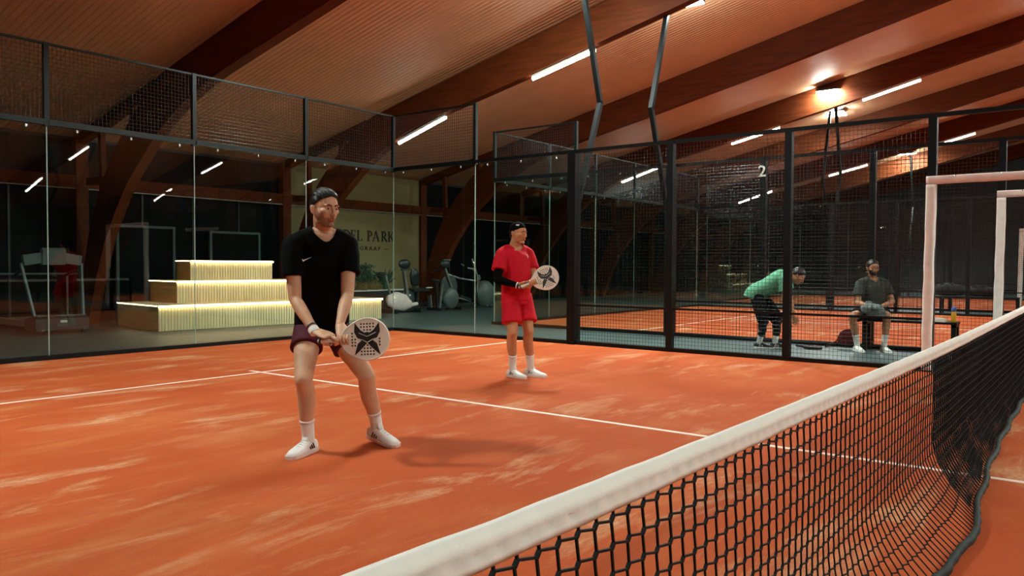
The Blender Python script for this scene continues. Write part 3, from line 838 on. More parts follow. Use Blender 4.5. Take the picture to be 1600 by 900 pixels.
def elliptical():
    t = empty('elliptical_trainer', (12.3, 14.0, 0), 'elliptical trainer with grey domed housing and crossed pale arms, left of the player in red', 'elliptical')
    m = MB(); m.lathe([(.05, -.17), (.34, -.15), (.40, -.05), (.40, .05), (.34, .15), (.05, .17)], (12.52, 14.0, .38), 26, 'y'); m.build('wheel_housing', MT['grey'], t, smooth=True)
    m = MB(); m.lathe([(.03, -.05), (.30, -.05), (.33, 0), (.30, .05), (.03, .05)], (11.28, 14.35, .62), 22, 'y'); m.build('rear_wheel', MT['dgrey'], t, smooth=True)
    m = MB(); m.lathe([(.325, -.02), (.345, -.02), (.345, .02), (.325, .02)], (11.28, 14.28, .62), 24, 'y'); m.build('rear_rim', MT['grey'], t, smooth=True)
    for nm, p in (('mast', [(11.92, 13.95, 1.42), (12.22, 13.95, .72)]), ('lever', [(11.62, 13.86, 1.15), (11.82, 13.86, 1.13), (12.02, 13.86, 1.0), (12.06, 13.86, .76), (12.04, 13.86, .5), (12.08, 13.86, .2)]),
                  ('lever', [(12.24, 14.1, .86), (12.34, 14.1, .74), (12.52, 14.1, .64), (12.56, 14.1, .50)]), ('long_arm', [(10.78, 13.9, .99), (11.3, 13.9, .86), (12.0, 13.9, .78), (12.2, 13.9, .82)]),
                  ('track', [(11.1, 13.9, .34), (11.5, 13.9, .26), (11.8, 13.9, .18)]), ('hand_grip', [(11.62, 14.1, 1.26), (11.72, 14.1, 1.22)])):
        MB().tube(p, .026 if nm != 'mast' else .034, 8).build(nm, MT['steel'] if nm != 'hand_grip' else MT['grey'], t, smooth=True)
    m = MB(); m.ell((12.16, 13.93, .87), (.09, .07, .09)); m.build('pivot', MT['grey'], t, smooth=True)
    MB().b2((11.1, 13.8, -.006), (12.9, 14.2, .06)).build('base_plate', MT['dgrey'], t)
    MB().bar((11.28, 14.35, .0), (11.28, 14.35, .5), .06).build('wheel_stand', MT['dgrey'], t)
    for xx in (12.42, 12.66): MB().b2((xx - .04, 13.79, .04), (xx + .04, 13.83, .075)).build('chrome_foot', MT['steel'], t)
    m = MB(); m.box((11.65, 14.0, .30), (.5, .12, .05), Matrix.Rotation(.3, 3, 'Y')); m.build('pedal_arm', MT['dgrey'], t)
bike_a(); bike_b(); bike_c(); elliptical()
# grey free standing glazed frames in the gym
for q, (xa, xb, h) in enumerate(((2.75, 4.0, 2.05), (4.9, 6.2, 2.0))):
    f = empty('glazed_frame', ((xa + xb) / 2, 15.95, 0), 'thin grey door frame against the night window, %s one of two' % ('left' if q == 0 else 'right'), 'door frame', 'frames in the night window')
    for x in (xa, xb): MB().b2((x - .03, 15.93, -.006), (x + .03, 15.99, h)).build('jamb', MT['rubber'], f)
    MB().b2((xa + .03, 15.93, h - .05), (xb - .03, 15.99, h)).build('head', MT['rubber'], f)
    MB().b2((xa + .03, 15.955, .02), (xb - .03, 15.965, h - .05)).build('pane', MT['nightglass'], f)
hr = empty('handrail', (-.6, 15.8, 0), 'grey horizontal handrail behind the treadmills', 'handrail')
MB().tube([(-4.5, 15.85, 1.02), (1.9, 15.85, 1.02)], .02, 8).build('bar', MT['grey'], hr)
for x in (-4.4, -2.4, -.4, 1.7): MB().bar((x, 15.85, -.006), (x, 15.85, 1.02), .03).build('stanchion', MT['grey'], hr)

# court number on the middle court's fence
cu = bpy.data.curves.new('court_number', 'FONT'); cu.body = '2'; cu.size = .26; cu.extrude = .004; cu.offset = .003
o_ = bpy.data.objects.new('tmp', cu); COL.objects.link(o_)
me = bpy.data.meshes.new_from_object(o_.evaluated_get(bpy.context.evaluated_depsgraph_get())); bpy.data.objects.remove(o_)
me.transform(Matrix.Translation((7.385, 3.95, 2.70)) @ Matrix(((0, 0, -1, 0), (-1, 0, 0, 0), (0, 1, 0, 0), (0, 0, 0, 1))))
tag(link('court_number', me, MT['white']), 'small white number 2 on the post of the middle court', 'number')

# ================================================================== PEOPLE
def V3(*a): return Vector(a)
def frame(fwd, up=(0, 0, 1)):
    f = Vector(fwd).normalized(); u = Vector(up); u = (u - f * u.dot(f)).normalized(); r = f.cross(u)
    return Matrix((r, f, u)).transposed()          # local x = own right, y = forward, z = up

def head_shells(R, c, k=1.0, gaunt=0.0):
    """head modelled from overlapping volumes; c is the point between the ears at eye height"""
    mb = MB()
    def P(x, y, z): return c + R @ (Vector((x, y, z)) * k)
    def E(p, r, q=None, nu=20, nv=14):
        mb.ell(P(*p), [a * k for a in r], R @ q if q is not None else R, nu, nv)
    E((0, -.014, .036), (.076, .098, .086)); E((0, .028, .030), (.067, .065, .072)); E((0, .032, -.018), (.061 - gaunt, .060, .076))
    E((0, .022, -.064), (.054 - gaunt, .060, .044)); E((0, .074, -.097), (.023, .018, .016)); E((0, .048, -.098), (.034, .034, .019))
    for s in (-1, 1):
        E((s * .027, .0785, .025), (.030, .013, .0075)); E((s * .039, .050, -.012), (.027, .035, .024))
        E((s * .040, .006, -.070), (.017, .036, .026))
        E((s * .0125, .099, -.034), (.0085, .011, .0075))
        E((s * .050, .010, -.022), (.020, .052, .048)); E((s * .0775, -.016, -.006), (.0065, .017, .029), Matrix.Rotation(s * .35, 3, 'Z')); E((s * .083, -.024, .006), (.0055, .012, .019))
    sweep(mb, [P(0, .088, .018), P(0, .101, -.008), P(0, .112, -.030)], [.009 * k, .0105 * k, .0135 * k], [.010 * k, .011 * k, .010 * k], R @ Vector((1, 0, 0)), n=12)
    sweep(mb, [P(-.024, .084, -.058), P(-.010, .0945, -.0545), P(0, .0955, -.056), P(.010, .0945, -.0545), P(.024, .084, -.058)], [.005 * k] * 5, None, R @ Vector((0, 1, 0)), n=8)
    sweep(mb, [P(-.020, .083, -.0665), P(0, .094, -.068), P(.020, .083, -.0665)], [.0058 * k] * 3, None, R @ Vector((0, 1, 0)), n=8)
    return mb, P

def limb(mb, a, b, ra, prof, side, flat=1.0, bulge=None):
    """prof: radii along a->b ; bulge: direction in which the muscle swells"""
    a = Vector(a); b = Vector(b); n = len(prof); pts = []
    for i in range(n):
        t = i / (n - 1); p = a.lerp(b, t)
        if bulge is not None: p += Vector(bulge) * (math.sin(PI * min(1, t * 1.6)) if t < .62 else 0)
        pts.append(p)
    sweep(mb, pts, list(prof), [x * flat for x in prof], side, n=16, sub=3)

def finger(mb, pts, r0, r1):
    k = len(pts); sweep(mb, pts, [r0 + (r1 - r0) * i / (k - 1) for i in range(k)], None, None, n=10, sub=3)

def grip_hand(W, h, a, sgn, r=.018, pal=None, scale=1.0, spread=.0205):
    """hand closed round a bar through h along a (unit, pointing to the index side); W wrist"""
    mb = MB(); W = Vector(W); h = Vector(h); a = Vector(a).normalized()
    p = (W - h); p = (p - a * p.dot(a)).normalized() if pal is None else Vector(pal).normalized()
    p = (p - a * p.dot(a)).normalized()
    q = a.cross(p) * sgn
    def ring(ang, R, off): return h + a * off + (p * math.cos(math.radians(ang)) + q * math.sin(math.radians(ang))) * R
    fr = .0088 * scale
    kn = []
    for i, off in enumerate((.030, .0098, -.0105, -.0295)):
        off *= scale; ln = (0.95, 1.06, 1.0, .84)[i]
        K = ring(12, r + fr * 2.0, off); kn.append(K)
        chain = [K, ring(58 * ln, r + fr * 1.55, off), ring(105 * ln, r + fr * 1.05, off), ring(150 * ln, r + fr, off), ring(195 * ln, r + fr, off), ring(225 * ln, r + fr * 1.05, off)]
        finger(mb, chain, fr * (1.08 - .05 * i), fr * .82)
    mid = (kn[1] + kn[2]) / 2
    sweep(mb, [W, W.lerp(mid, .35), W.lerp(mid, .75), mid + (mid - W).normalized() * .004], [.028 * scale, .036 * scale, .043 * scale, .040 * scale], [.020 * scale, .019 * scale, .016 * scale, .011 * scale], a, n=16)
    b0 = W.lerp(mid, .35) + a * .024 * scale
    finger(mb, [b0, ring(-35, r + fr * 1.7, .047 * scale), ring(-85, r + fr * 1.2, .046 * scale), ring(-130, r + fr * 1.05, .040 * scale), ring(-160, r + fr * 1.1, .032 * scale)], fr * 1.35, fr * .92)
    return mb

def rest_hand(W, d, n, t, curl=0.5, scale=1.0):
    """relaxed hand: d along the hand, n towards the palm, t to the thumb side"""
    mb = MB(); W = Vector(W); d = Vector(d).normalized(); n = Vector(n); n = (n - d * n.dot(d)).normalized(); t0 = d.cross(n); t = t0 if t0.dot(Vector(t)) > 0 else -t0
    K = W + d * .088 * scale
    sweep(mb, [W, W + d * .035 * scale, W + d * .07 * scale, K], [.027 * scale, .035 * scale, .042 * scale, .040 * scale], [.019 * scale, .018 * scale, .015 * scale, .011 * scale], t, n=16)
    for i, off in enumerate((.030, .010, -.010, -.029)):
        L = (.070, .078, .072, .056)[i] * scale; p = K + t * off * scale - d * (.012 * abs(i - 1) * .4); ang = 0.15 + .08 * i; ch = [p - d * .012]
        for s, fr_ in enumerate((.46, .31, .26)):
            dd = d * math.cos(ang) + n * math.sin(ang); p = p + dd * L * fr_; ch.append(p); ang += curl * (1.1, .9, .6)[s]
        finger(mb, ch, .0088 * scale, .0072 * scale)
    b = W + d * .028 * scale + t * .022 * scale
    finger(mb, [b, b + (t * .8 + d * .7).normalized() * .034 * scale, b + (t * .8 + d * .7).normalized() * .05 * scale + (d * .9 + n * .35).normalized() * .028 * scale, b + (t * .75 + d * .7).normalized() * .055 * scale + (d * .85 + n * .5).normalized() * .05 * scale], .0115 * scale, .0082 * scale)
    return mb

SHOE_S = [(-.078, .014, .062, .050), (-.070, .030, .074, .058), (-.040, .035, .088, .070), (0.0, .037, .094, .074), (.035, .040, .090, .070), (.075, .045, .074, .056), (.115, .0485, .060, .046), (.155, .046, .050, .040), (.188, .036, .042, .034), (.206, .014, .032, .026)]
def shoe(body, ank, heading, mu, ms, pitch=0.0, roll=0.0, k=1.0, mark=None, floor=None):
    """shoe whose sole touches z=floor under the ankle"""
    ank = Vector(ank); h = math.radians(heading)
    Rz = Matrix.Rotation(h - PI / 2, 3, 'Z') @ Matrix.Rotation(pitch, 3, 'X') @ Matrix.Rotation(roll, 3, 'Y')
    o = Vector((ank.x, ank.y, (floor if floor is not None else 0.0)))
    tmp = [Rz @ Vector((x * w, y * k, 0)) for (y, w, _, _) in SHOE_S for x in (-1, 1)]
    o.z -= min(v.z for v in tmp)
    mb = MB(); V = []; F = []; nn = 14
    for (y, w, zt, zs) in SHOE_S:
        y += -.0
        for i in range(nn):
            th = PI * i / (nn - 1); c = math.cos(th); s_ = math.sin(th)
            x = w * math.copysign(abs(c) ** .75, c); z = .016 + (zt - .016) * abs(s_) ** .7
            x += .006 * math.sin(max(0, y) * 12) * (1 if True else 0)
            V.append(o + Rz @ Vector((x * k, y * k, z * k)))
    m = len(SHOE_S)
    for j in range(m - 1):
        for i in range(nn - 1): F.append((j * nn + i, j * nn + i + 1, (j + 1) * nn + i + 1, (j + 1) * nn + i))
        F.append((j * nn + nn - 1, j * nn, (j + 1) * nn, (j + 1) * nn + nn - 1))
    F += [tuple(range(nn)), tuple(range(m * nn - 1, m * nn - 1 - nn, -1))]
    mb.add(V, F); sh = mb.build('shoe', mu, body, smooth=True)
    V = []; F = []
    pl = [(w + .004, y + .006 * (1 if y > .18 else -1 if y < -.07 else 0)) for (y, w, _, _) in SHOE_S]
    loop = [(x + .006 * math.sin(max(0, y) * 12), y) for x, y in pl] + [(-x + .006 * math.sin(max(0, y) * 12), y) for x, y in pl[::-1]]
    for z, g in ((0.0, .94), (.006, 1.0), (.022, 1.0)):
        for (x, y) in loop: V.append(o + Rz @ (Vector((x * g, y, z + (.004 if y < 0 and z > .01 else 0))) * k))
    L = len(loop)
    for j in range(2):
        for i in range(L): F.append((j * L + i, j * L + (i + 1) % L, (j + 1) * L + (i + 1) % L, (j + 1) * L + i))
    F += [tuple(range(L)), tuple(range(3 * L - 1, 2 * L - 1, -1))]
    mb = MB(); mb.add(V, F); mb.build('sole', ms, sh)
    lc = MB()
    for q in range(4):
        y = .040 + q * .022; zt = np.interp(y, [a[0] for a in SHOE_S], [a[2] for a in SHOE_S]) + .002
        lc.bar(o + Rz @ (Vector((-.024, y, zt - .010)) * k), o + Rz @ (Vector((0, y + .004, zt + .001)) * k), .006, .004)
        lc.bar(o + Rz @ (Vector((0, y + .004, zt + .001)) * k), o + Rz @ (Vector((.024, y, zt - .010)) * k), .006, .004)
    lc.build('laces', mu if mark is None else MT['sock'], sh, kind='stuff')
    # padded tongue
    tg = MB(); sweep(tg, [o + Rz @ (Vector((0, .045, .088)) * k), o + Rz @ (Vector((0, .034, .108)) * k), o + Rz @ (Vector((0, .030, .120)) * k)], [.022 * k, .024 * k, .018 * k], [.006 * k] * 3, Rz @ Vector((1, 0, 0)), n=10); tg.build('tongue', mu, sh, smooth=True)
    if mark:
        mk = MB()
        for s in (-1, 1):
            for q in range(3):
                a = o + Rz @ (Vector((s * (.0385 + .002 * q), .008 + .020 * q, .066 - .007 * q)) * k); b = o + Rz @ (Vector((s * (.043 + .002 * q), -.004 + .024 * q, .034)) * k)
                mk.bar(a, b, .005, .007)
        mk.build('side_stripes', mark, sh, kind='stuff')
    return sh

def tee(mb, j, infl, hem, sleeve_t, R_t, k=1.0):
    pass

def torso_rings(j, lean_f, infl=0.0, lo=-0.06, k=1.0, belly=0.0, top=True):
    """centre points, half widths, half depths and side vectors from crotch to neck base"""
    hs = (j['hipR'] - j['hipL']).normalized(); ss = (j['shR'] - j['shL']).normalized()
    pel = j['pel']; neck = j['neck']; ax = (neck - pel)
    sm = (j['shR'] + j['shL']) / 2
    ch = sm.lerp(neck, .15)
    up0 = Vector((0, 0, 1)).lerp(ax.normalized(), .5).normalized()
    fw = (up0.cross(hs)).normalized() * -1
    fwd = hs.cross(up0); 
    # forward = right x ... : for right=+x, up=+z forward is +y  ->  z x x = y
    fwd = up0.cross(hs)
    pts = [pel + up0 * (lo + .02 if lo == -.06 else lo), pel, pel + ax * .27 + fwd * (.012 + belly), pel + ax * .55 + fwd * .012, pel + ax * .78, ch + ax.normalized() * .02, neck + ax.normalized() * .01]
    wd = [.150, .168, .150, .166, .178, .135, .060]; dp = [.100, .118, .106 + belly, .120, .114, .076, .055]
    sd = [hs, hs, hs.lerp(ss, .3).normalized(), hs.lerp(ss, .65).normalized(), ss, ss, ss]
    return pts, [w * k + infl for w in wd], [d * k + infl for d in dp], sd, fwd

def person(name, label, j, P):
    """j joints in metres; P parameters; returns the body object (clothes are its children)"""
    k = P.get('k', 1.0); vox = P.get('vox', .007)
    j = {a: Vector(b) for a, b in j.items()}
    pts, wd, dp, sd, fwd = torso_rings(j, None, k=k)
    up_t = (j['neck'] - j['pel']).normalized()
    body = MB()
    sweep(body, pts, wd, dp, sd, n=24, sub=4)
    ss = (j['shR'] - j['shL']).normalized()
    for s in ('R', 'L'):
        sh, el, wr = j['sh' + s], j['el' + s], j['wr' + s]
        sweep(body, [j['neck'] - up_t * .02, (j['neck'] + sh) / 2 + up_t * .015, sh], [.050 * k, .047 * k, .046 * k], [.045 * k, .043 * k, .046 * k], fwd, n=14)
        ab = (el - sh).normalized()
        limb(body, sh, el, None, [r * k for r in (.050, .050, .049, .045, .040)], fwd, 1.0)
        limb(body, el, wr, None, [r * k for r in (.041, .044, .041, .034, .0275)], fwd, .92)
        hp, kn, an = j['hip' + s], j['kn' + s], j['an' + s]
        limb(body, hp, kn, None, [r * k for r in (.092, .090, .080, .067, .058)], fwd, 1.0)
        shin = (an - kn).normalized(); back = -(P['toe' + s] - shin * P['toe' + s].dot(shin)).normalized()
        limb(body, kn, an, None, [r * k for r in (.056, .057, .058, .050, .040, .0345)], fwd, 1.0, bulge=back * .016 * k)
        body.ell(kn - back * .012 * k, (.046 * k, .046 * k, .055 * k))
        foot = P['toe' + s]; limb(body, an - Vector((0, 0, .045)), an + foot * .11 - Vector((0, 0, .065)), None, [.032 * k, .028 * k, .018 * k], (0, 0, 1))
    bv, bf = remesh(body, vox, 5)
    Rh = frame(P['face'], P.get('hup', (0, 0, 1)))
    hd, HP = head_shells(Rh, j['head'], k, P.get('gaunt', 0.0))
    sk = j['head'] + Rh @ Vector((0, -.022, -.05)) * k
    sweep(hd, [j['neck'] - up_t * .07, j['neck'] + up_t * .01, j['neck'].lerp(sk, .55), sk], [.078 * k, .062 * k, .058 * k, .056 * k], [.066 * k, .060 * k, .060 * k, .060 * k], Rh @ Vector((1, 0, 0)), n=18)
    hv, hf = remesh(hd, P.get('hvox', .004), P.get('hs', 9), .5)
    verts = [bv, hv]; faces = list(bf); off = len(bv)
    faces += [tuple(i + off for i in f) for f in hf]; off += len(hv)
    nh0 = len(bf); nh1 = len(faces)
    for hmb in P['hands']:
        v, f = remesh(hmb, P.get('fvox', .003), 2, .4); verts.append(v); faces += [tuple(i + off for i in q) for q in f]; off += len(v)
    vv = np.vstack(verts)
    # soft beard and lip weights
    Ri = np.array(Rh.transposed()); loc = (vv - np.array(j['head'])) @ Ri.T / k
    isH = np.zeros(len(vv)); isH[len(bv):len(bv) + len(hv)] = 1
    def ss(x, a, b_): 
        t_ = np.clip((x - a) / (b_ - a), 0, 1); return t_ * t_ * (3 - 2 * t_)
    X, Y, Z = np.abs(loc[:, 0]), loc[:, 1], loc[:, 2]
    lip = isH * ss(Y, .078, .084) * (1 - ss(X, .018, .026)) * ss(Z, -.0745, -.071) * (1 - ss(Z, -.053, -.0495))
    top = np.where(X > .026, -.052 + .030 * ss(X, .035, .062) + .055 * (1 - ss(Y, -.005, .04)), -.044)
    beard = isH * (1 - ss(Z, top - .010, top + .006)) * ss(Z, -.128, -.105) * ss(Y, -.008, .012) * P.get('beard', 0.0)
    bo = raw('person', vv, faces, [P['skin']], None)
    for nm, w_ in (('beard', beard), ('lip', lip * .8)):
        at = bo.data.attributes.new(nm, 'FLOAT', 'POINT'); at.data.foreach_set('value', w_.astype(np.float32))
    tag(bo, label, 'person')
    # eyes and brows
    for s in (-1, 1):
        e = MB(); e.ell(HP(s * .031, .0775, .004), (.0135 * k, .0125 * k, .0085 * k), Rh, 12, 8); e.ell(HP(s * .031 + P.get('gaze', .002), .0868, .004), (.0058 * k, .0042 * k, .0058 * k), Rh, 10, 6, mi=1)
        e.build('eye', [MT['eye'], MT['iris']], bo, smooth=True)
        b = MB(); sweep(b, [HP(s * .013, .0935, .0235), HP(s * .030, .0935, .029), HP(s * .048, .079, .0245)], [.0042 * k, .0048 * k, .003 * k], [.003 * k] * 3, Rh @ Vector((0, 0, 1)), n=8); b.build('eyebrow', MT['hair'], bo, smooth=True)
        lid = MB(); sweep(lid, [HP(s * .017, .0845, .007), HP(s * .031, .0895, .0125), HP(s * .046, .078, .008)], [.0034 * k] * 3, [.003 * k] * 3, Rh @ Vector((0, 0, 1)), n=8); lid.build('eyelid', P['skin'], bo, smooth=True)
    return bo, j, Rh, HP, fwd, up_t, k

def hair_cap(bo, Rh, c, k, line, m, th=.008, name='hair', grooves=.0015, n=56, rows=14, back=1.0):
    """shell over the skull down to a hairline given as height over azimuth"""
    V = []; F = []; ce = Vector((0, -.014, .036)); r = (.0765, .0985, .0865)
    def pt(az, z, extra):
        zz = max(-.99, min(.999, (z - ce.z) / r[2])); s = math.sqrt(1 - zz * zz) if z > ce.z - .02 else math.sqrt(max(0, 1 - (-.02 / r[2]) ** 2)) * (1 - .9 * max(0, (ce.z - .02 - z)))
        x, y = math.sin(az) * s * r[0], math.cos(az) * s * r[1] + ce.y
        zt = ce.z + zz * r[2]
        d = Vector((x / r[0] ** 2, (y - ce.y) / r[1] ** 2, max(-.1, (zt - ce.z)) / r[2] ** 2)).normalized()
        return Vector((x, y, zt)) + d * extra
    for layer in (0, 1):
        for q in range(rows + 1):
            u = q / rows
            for i in range(n):
                az = 2 * PI * i / n; zl = line(az)
                zt = ce.z + r[2]; a0 = math.acos(max(-1, min(1, (zl - ce.z) / r[2]))); z = ce.z + r[2] * math.cos(max(.02, a0 * u))
                e = (th * (1 - .45 * u) + grooves * math.sin(az * 26 + 3 * math.sin(u * 4))) if layer == 0 else -.006
                if layer == 0 and u > .97: e = .0015
                p = pt(az, z, e) * k
                V.append(c + Rh @ p)
    L = (rows + 1) * n
    for q in range(rows):
        for i in range(n):
            a, b, c2, d = q * n + i, q * n + (i + 1) % n, (q + 1) * n + (i + 1) % n, (q + 1) * n + i
            F.append((a, b, c2, d)); F.append((L + d, L + c2, L + b, L + a))
    for i in range(n):
        a, b = rows * n + i, rows * n + (i + 1) % n; F.append((a, b, L + b, L + a))
    F.append(tuple(range(n - 1, -1, -1))); F.append(tuple(L + i for i in range(n)))
    mb = MB(); mb.add(V, F); return mb.build(name, m, bo, smooth=True)

def combed(bo, Rh, c, k, m, parent, n=150, seed=1, lift=.012):
    """strands combed from the hairline back over the crown"""
    rnd = random.Random(seed); mb = MB(); ce = Vector((0, -.014, .036)); r = Vector((.0765, .0985, .0865))
    for i in range(n):
        x = rnd.uniform(-.066, .066); z0 = .083 - .6 * abs(x) ** 1.0 * .35 + rnd.uniform(-.004, .004)
        L = rnd.uniform(.5, 1.0); pts = []; dx = rnd.uniform(-.008, .008); hump = lift * rnd.uniform(.7, 1.25)
        a0 = math.acos(max(-1, min(1, (z0 - ce.z) / r.z)))
        for q in range(7):
            u = q / 6; a = a0 - u * L * (a0 + 1.35)          # angle from the top, front positive
            xx = (x + dx * u) * (1 - .12 * u); w = math.sqrt(max(.05, 1 - (xx / r.x) ** 2))
            y = ce.y + r.y * math.sin(a) * w; z = ce.z + r.z * math.cos(a) * w
            d = Vector((xx / r.x ** 2, (y - ce.y) / r.y ** 2, (z - ce.z) / r.z ** 2)).normalized()
            pts.append(c + Rh @ ((Vector((xx, y, z)) + d * (.002 + hump * math.sin(PI * min(1, .12 + u * .8)))) * k))
        sweep(mb, pts, [.0016, .0030, .0034, .0034, .0032, .0026, .001], None, None, n=5, sub=1, round_cap=False)
    return mb.build('hair_strands', m, parent, smooth=True, kind='stuff')

def cloth(name, mb, m, bo, vox, wr=.004, sc=9.0, cut=None, stretch=(1, 1, .45), smooth=5):
    v, f = remesh(mb, vox, smooth)
    me = bpy.data.meshes.new(name); me.from_pydata([tuple(a) for a in v], [], f); me.update()
    bm = bmesh.new(); bm.from_mesh(me)
    if cut:
        dead = [x for x in bm.verts if cut(x.co)]
        bmesh.ops.delete(bm, geom=dead, context='VERTS')
    if cut:
        for _ in range(14):
            bv_ = [x for x in bm.verts if x.is_boundary]; new = {}
            for x in bv_:
                nb = [e.other_vert(x) for e in x.link_edges if e.is_boundary]
                if len(nb) >= 2: new[x] = x.co * .5 + sum((q.co for q in nb), Vector()) / len(nb) * .5
            for x, co in new.items(): x.co = co
    bm.normal_update()
    for x in bm.verts:
        if x.is_boundary: continue
        q = Vector((x.co.x * stretch[0], x.co.y * stretch[1], x.co.z * stretch[2])) * sc
        n_ = noise.noise(q) * .6 + abs(noise.noise(q * 2.1 + Vector((5, 2, 1)))) * -.7 + .15
        x.co += x.normal * (n_ * wr)
    bm.to_mesh(me); bm.free()
    me.polygons.foreach_set('use_smooth', [True] * len(me.polygons))
    return link(name, me, m, bo)

def tshirt(bo, j, fwd, up_t, k, m, hem=.07, sl=.55, infl=.016, vox=.007, neck_cut=.085, vdrop=.03, wr=.004, slr=.072, loose=.0):
    pts, wd, dp, sd, _ = torso_rings(j, None, infl=infl, lo=-hem, k=k)
    wd[0] = wd[1] + .002; dp[0] = dp[1] + .006; wd[2] += .010 + loose; dp[2] += .006 + loose * .5
    mb = MB(); sweep(mb, pts[:6] + [j['neck'] - up_t * .02], wd[:6] + [.075 * k], dp[:6] + [.07 * k], sd, n=28, sub=4, round_cap=False)
    for s in ('R', 'L'):
        sh, el = j['sh' + s], j['el' + s]
        sweep(mb, [j['neck'] - up_t * .045, (j['neck'] + sh) / 2 + up_t * .006, sh - up_t * .004], [.064 * k, .063 * k, .061 * k], [.058 * k, .059 * k, .062 * k], fwd, n=16)
        e = sh.lerp(el, sl)
        sweep(mb, [sh, sh.lerp(el, sl * .5), e], [.062 * k, (slr * .55 + .030) * k, slr * k], None, fwd, n=20, round_cap=False)
    c = j['neck'] + fwd * .045 + up_t * .01
    def cut(p):
        d = p - c; h = d.dot(up_t); s_ = (d - up_t * h - fwd * d.dot(fwd)).length; ff = d.dot(fwd)
        if h > .02 and (p - (j['neck'] + up_t * .03)).length < .078: return True
        return ff > -.05 and h > -vdrop - .03 + s_ * .9 and s_ < .075 and h < .15 and (p - j['neck']).length < neck_cut + .05
    o = cloth('shirt', mb, m, bo, vox, wr, cut=cut)
    return o

def shorts(bo, j, fwd, k, m, frac, vox=.008, flare=.012, wr=.004, wide=0.0):
    pts, wd, dp, sd, _ = torso_rings(j, None, infl=.008, lo=-.125, k=k)
    mb = MB(); top = pts[1].lerp(pts[2], .35)
    sweep(mb, [pts[0], pts[1], top], [wd[1] - .004, wd[1], wd[2] + .004], [dp[1] - .006, dp[1], dp[2] + .006], sd[:3], n=26, sub=4, round_cap=False)
    for s in ('R', 'L'):
        hp, kn = j['hip' + s], j['kn' + s]; e = hp.lerp(kn, frac); a = hp + (hp - kn).normalized() * .03
        sweep(mb, [a, hp.lerp(e, .5), e], [(.094 + wide) * k, (.100 + wide) * k, (.096 + flare + wide) * k], None, fwd, n=22, round_cap=False)
    return cloth('shorts', mb, m, bo, vox, wr, stretch=(1, 1, .6))

def sock(bo, j, s, m, hgt, k=1.0, r0=.040):
    an, kn = j['an' + s], j['kn' + s]; ax = (kn - an).normalized()
    mb = MB(); n = 6
    a0 = an - Vector((0, 0, .03))
    sweep(mb, [a0, an + ax * .02, an + ax * hgt * .6, an + ax * hgt], [.040 * k, r0 * k, (r0 + .002) * k, (r0 + .006) * k], None, None, n=18, round_cap=False)
    sweep(mb, [an + ax * (hgt - .018), an + ax * (hgt + .002)], [(r0 + .0075) * k] * 2, None, None, n=18, sub=1, round_cap=False)
    return mb.build('sock', m, bo, smooth=True)

def band(bo, a, b, t0, t1, r, m, name='wristband'):
    a = Vector(a); b = Vector(b); mb = MB()
    sweep(mb, [a.lerp(b, t0), a.lerp(b, (t0 + t1) / 2), a.lerp(b, t1)], [r * .97, r, r * .97], None, None, n=18, round_cap=False)
    return mb.build(name, m, bo, smooth=True)

from mathutils.bvhtree import BVHTree
def print_on(name, cloth_o, parent, origin, right, up, d, poly, m, lift=.0012):
    """thin print laid on a garment: poly in metres (right, up), dropped on the cloth along d"""
    me = cloth_o.data; tr = BVHTree.FromPolygons([v.co[:] for v in me.vertices], [tuple(p.vertices) for p in me.polygons])
    pts = []
    for (a, b_) in poly:
        o = Vector(origin) + right * a + up * b_ - d * .4
        h = tr.ray_cast(o, d)
        if h[0] is None: return None
        pts.append(h[0] - d * lift)
    n = len(pts); half = n // 2; F = [(i, i + 1, n - 2 - i, n - 1 - i) for i in range(half - 1)]
    back = [q + d * .001 for q in pts]
    F2 = [tuple(n + i for i in f[::-1]) for f in F]; F3 = [(i, (i + 1) % n, n + (i + 1) % n, n + i) for i in range(n)]
    return raw(name, pts + back, F + F2 + F3, m, parent)
TICK = [(-.030, .004), (-.027, -.006), (-.020, -.012), (-.008, -.009), (.008, -.001), (.036, .014), (.037, .0146), (.008, .003), (-.008, -.0015), (-.019, -.002), (-.024, .003), (-.0285, .010)]

# ------------------------------------------------------------------ rackets
EMB = [(-.56, .76), (-.30, .42), (-.12, .30), (0, .34), (.12, .30), (.30, .42), (.56, .76), (.60, .34), (.46, .06), (.26, -.06), (.44, -.20), (.60, -.74), (.34, -.52), (.12, -.30), (0, -.16), (-.12, -.30), (-.34, -.52), (-.60, -.74), (-.44, -.20), (-.26, -.06), (-.46, .06), (-.60, .34)]
def inpoly(x, y, P):
    c = False; n = len(P)
    for i in range(n):
        (x1, y1), (x2, y2) = P[i], P[(i + 1) % n]
        if (y1 > y) != (y2 > y) and x < (x2 - x1) * (y - y1) / (y2 - y1) + x1: c = not c
    return c
def segd(x, y, P):
    best = 9
    for i in range(len(P)):
        (x1, y1), (x2, y2) = P[i], P[(i + 1) % len(P)]; dx, dy = x2 - x1, y2 - y1
        t = max(0, min(1, ((x - x1) * dx + (y - y1) * dy) / (dx * dx + dy * dy + 1e-12))); best = min(best, math.hypot(x - x1 - t * dx, y - y1 - t * dy))
    return best
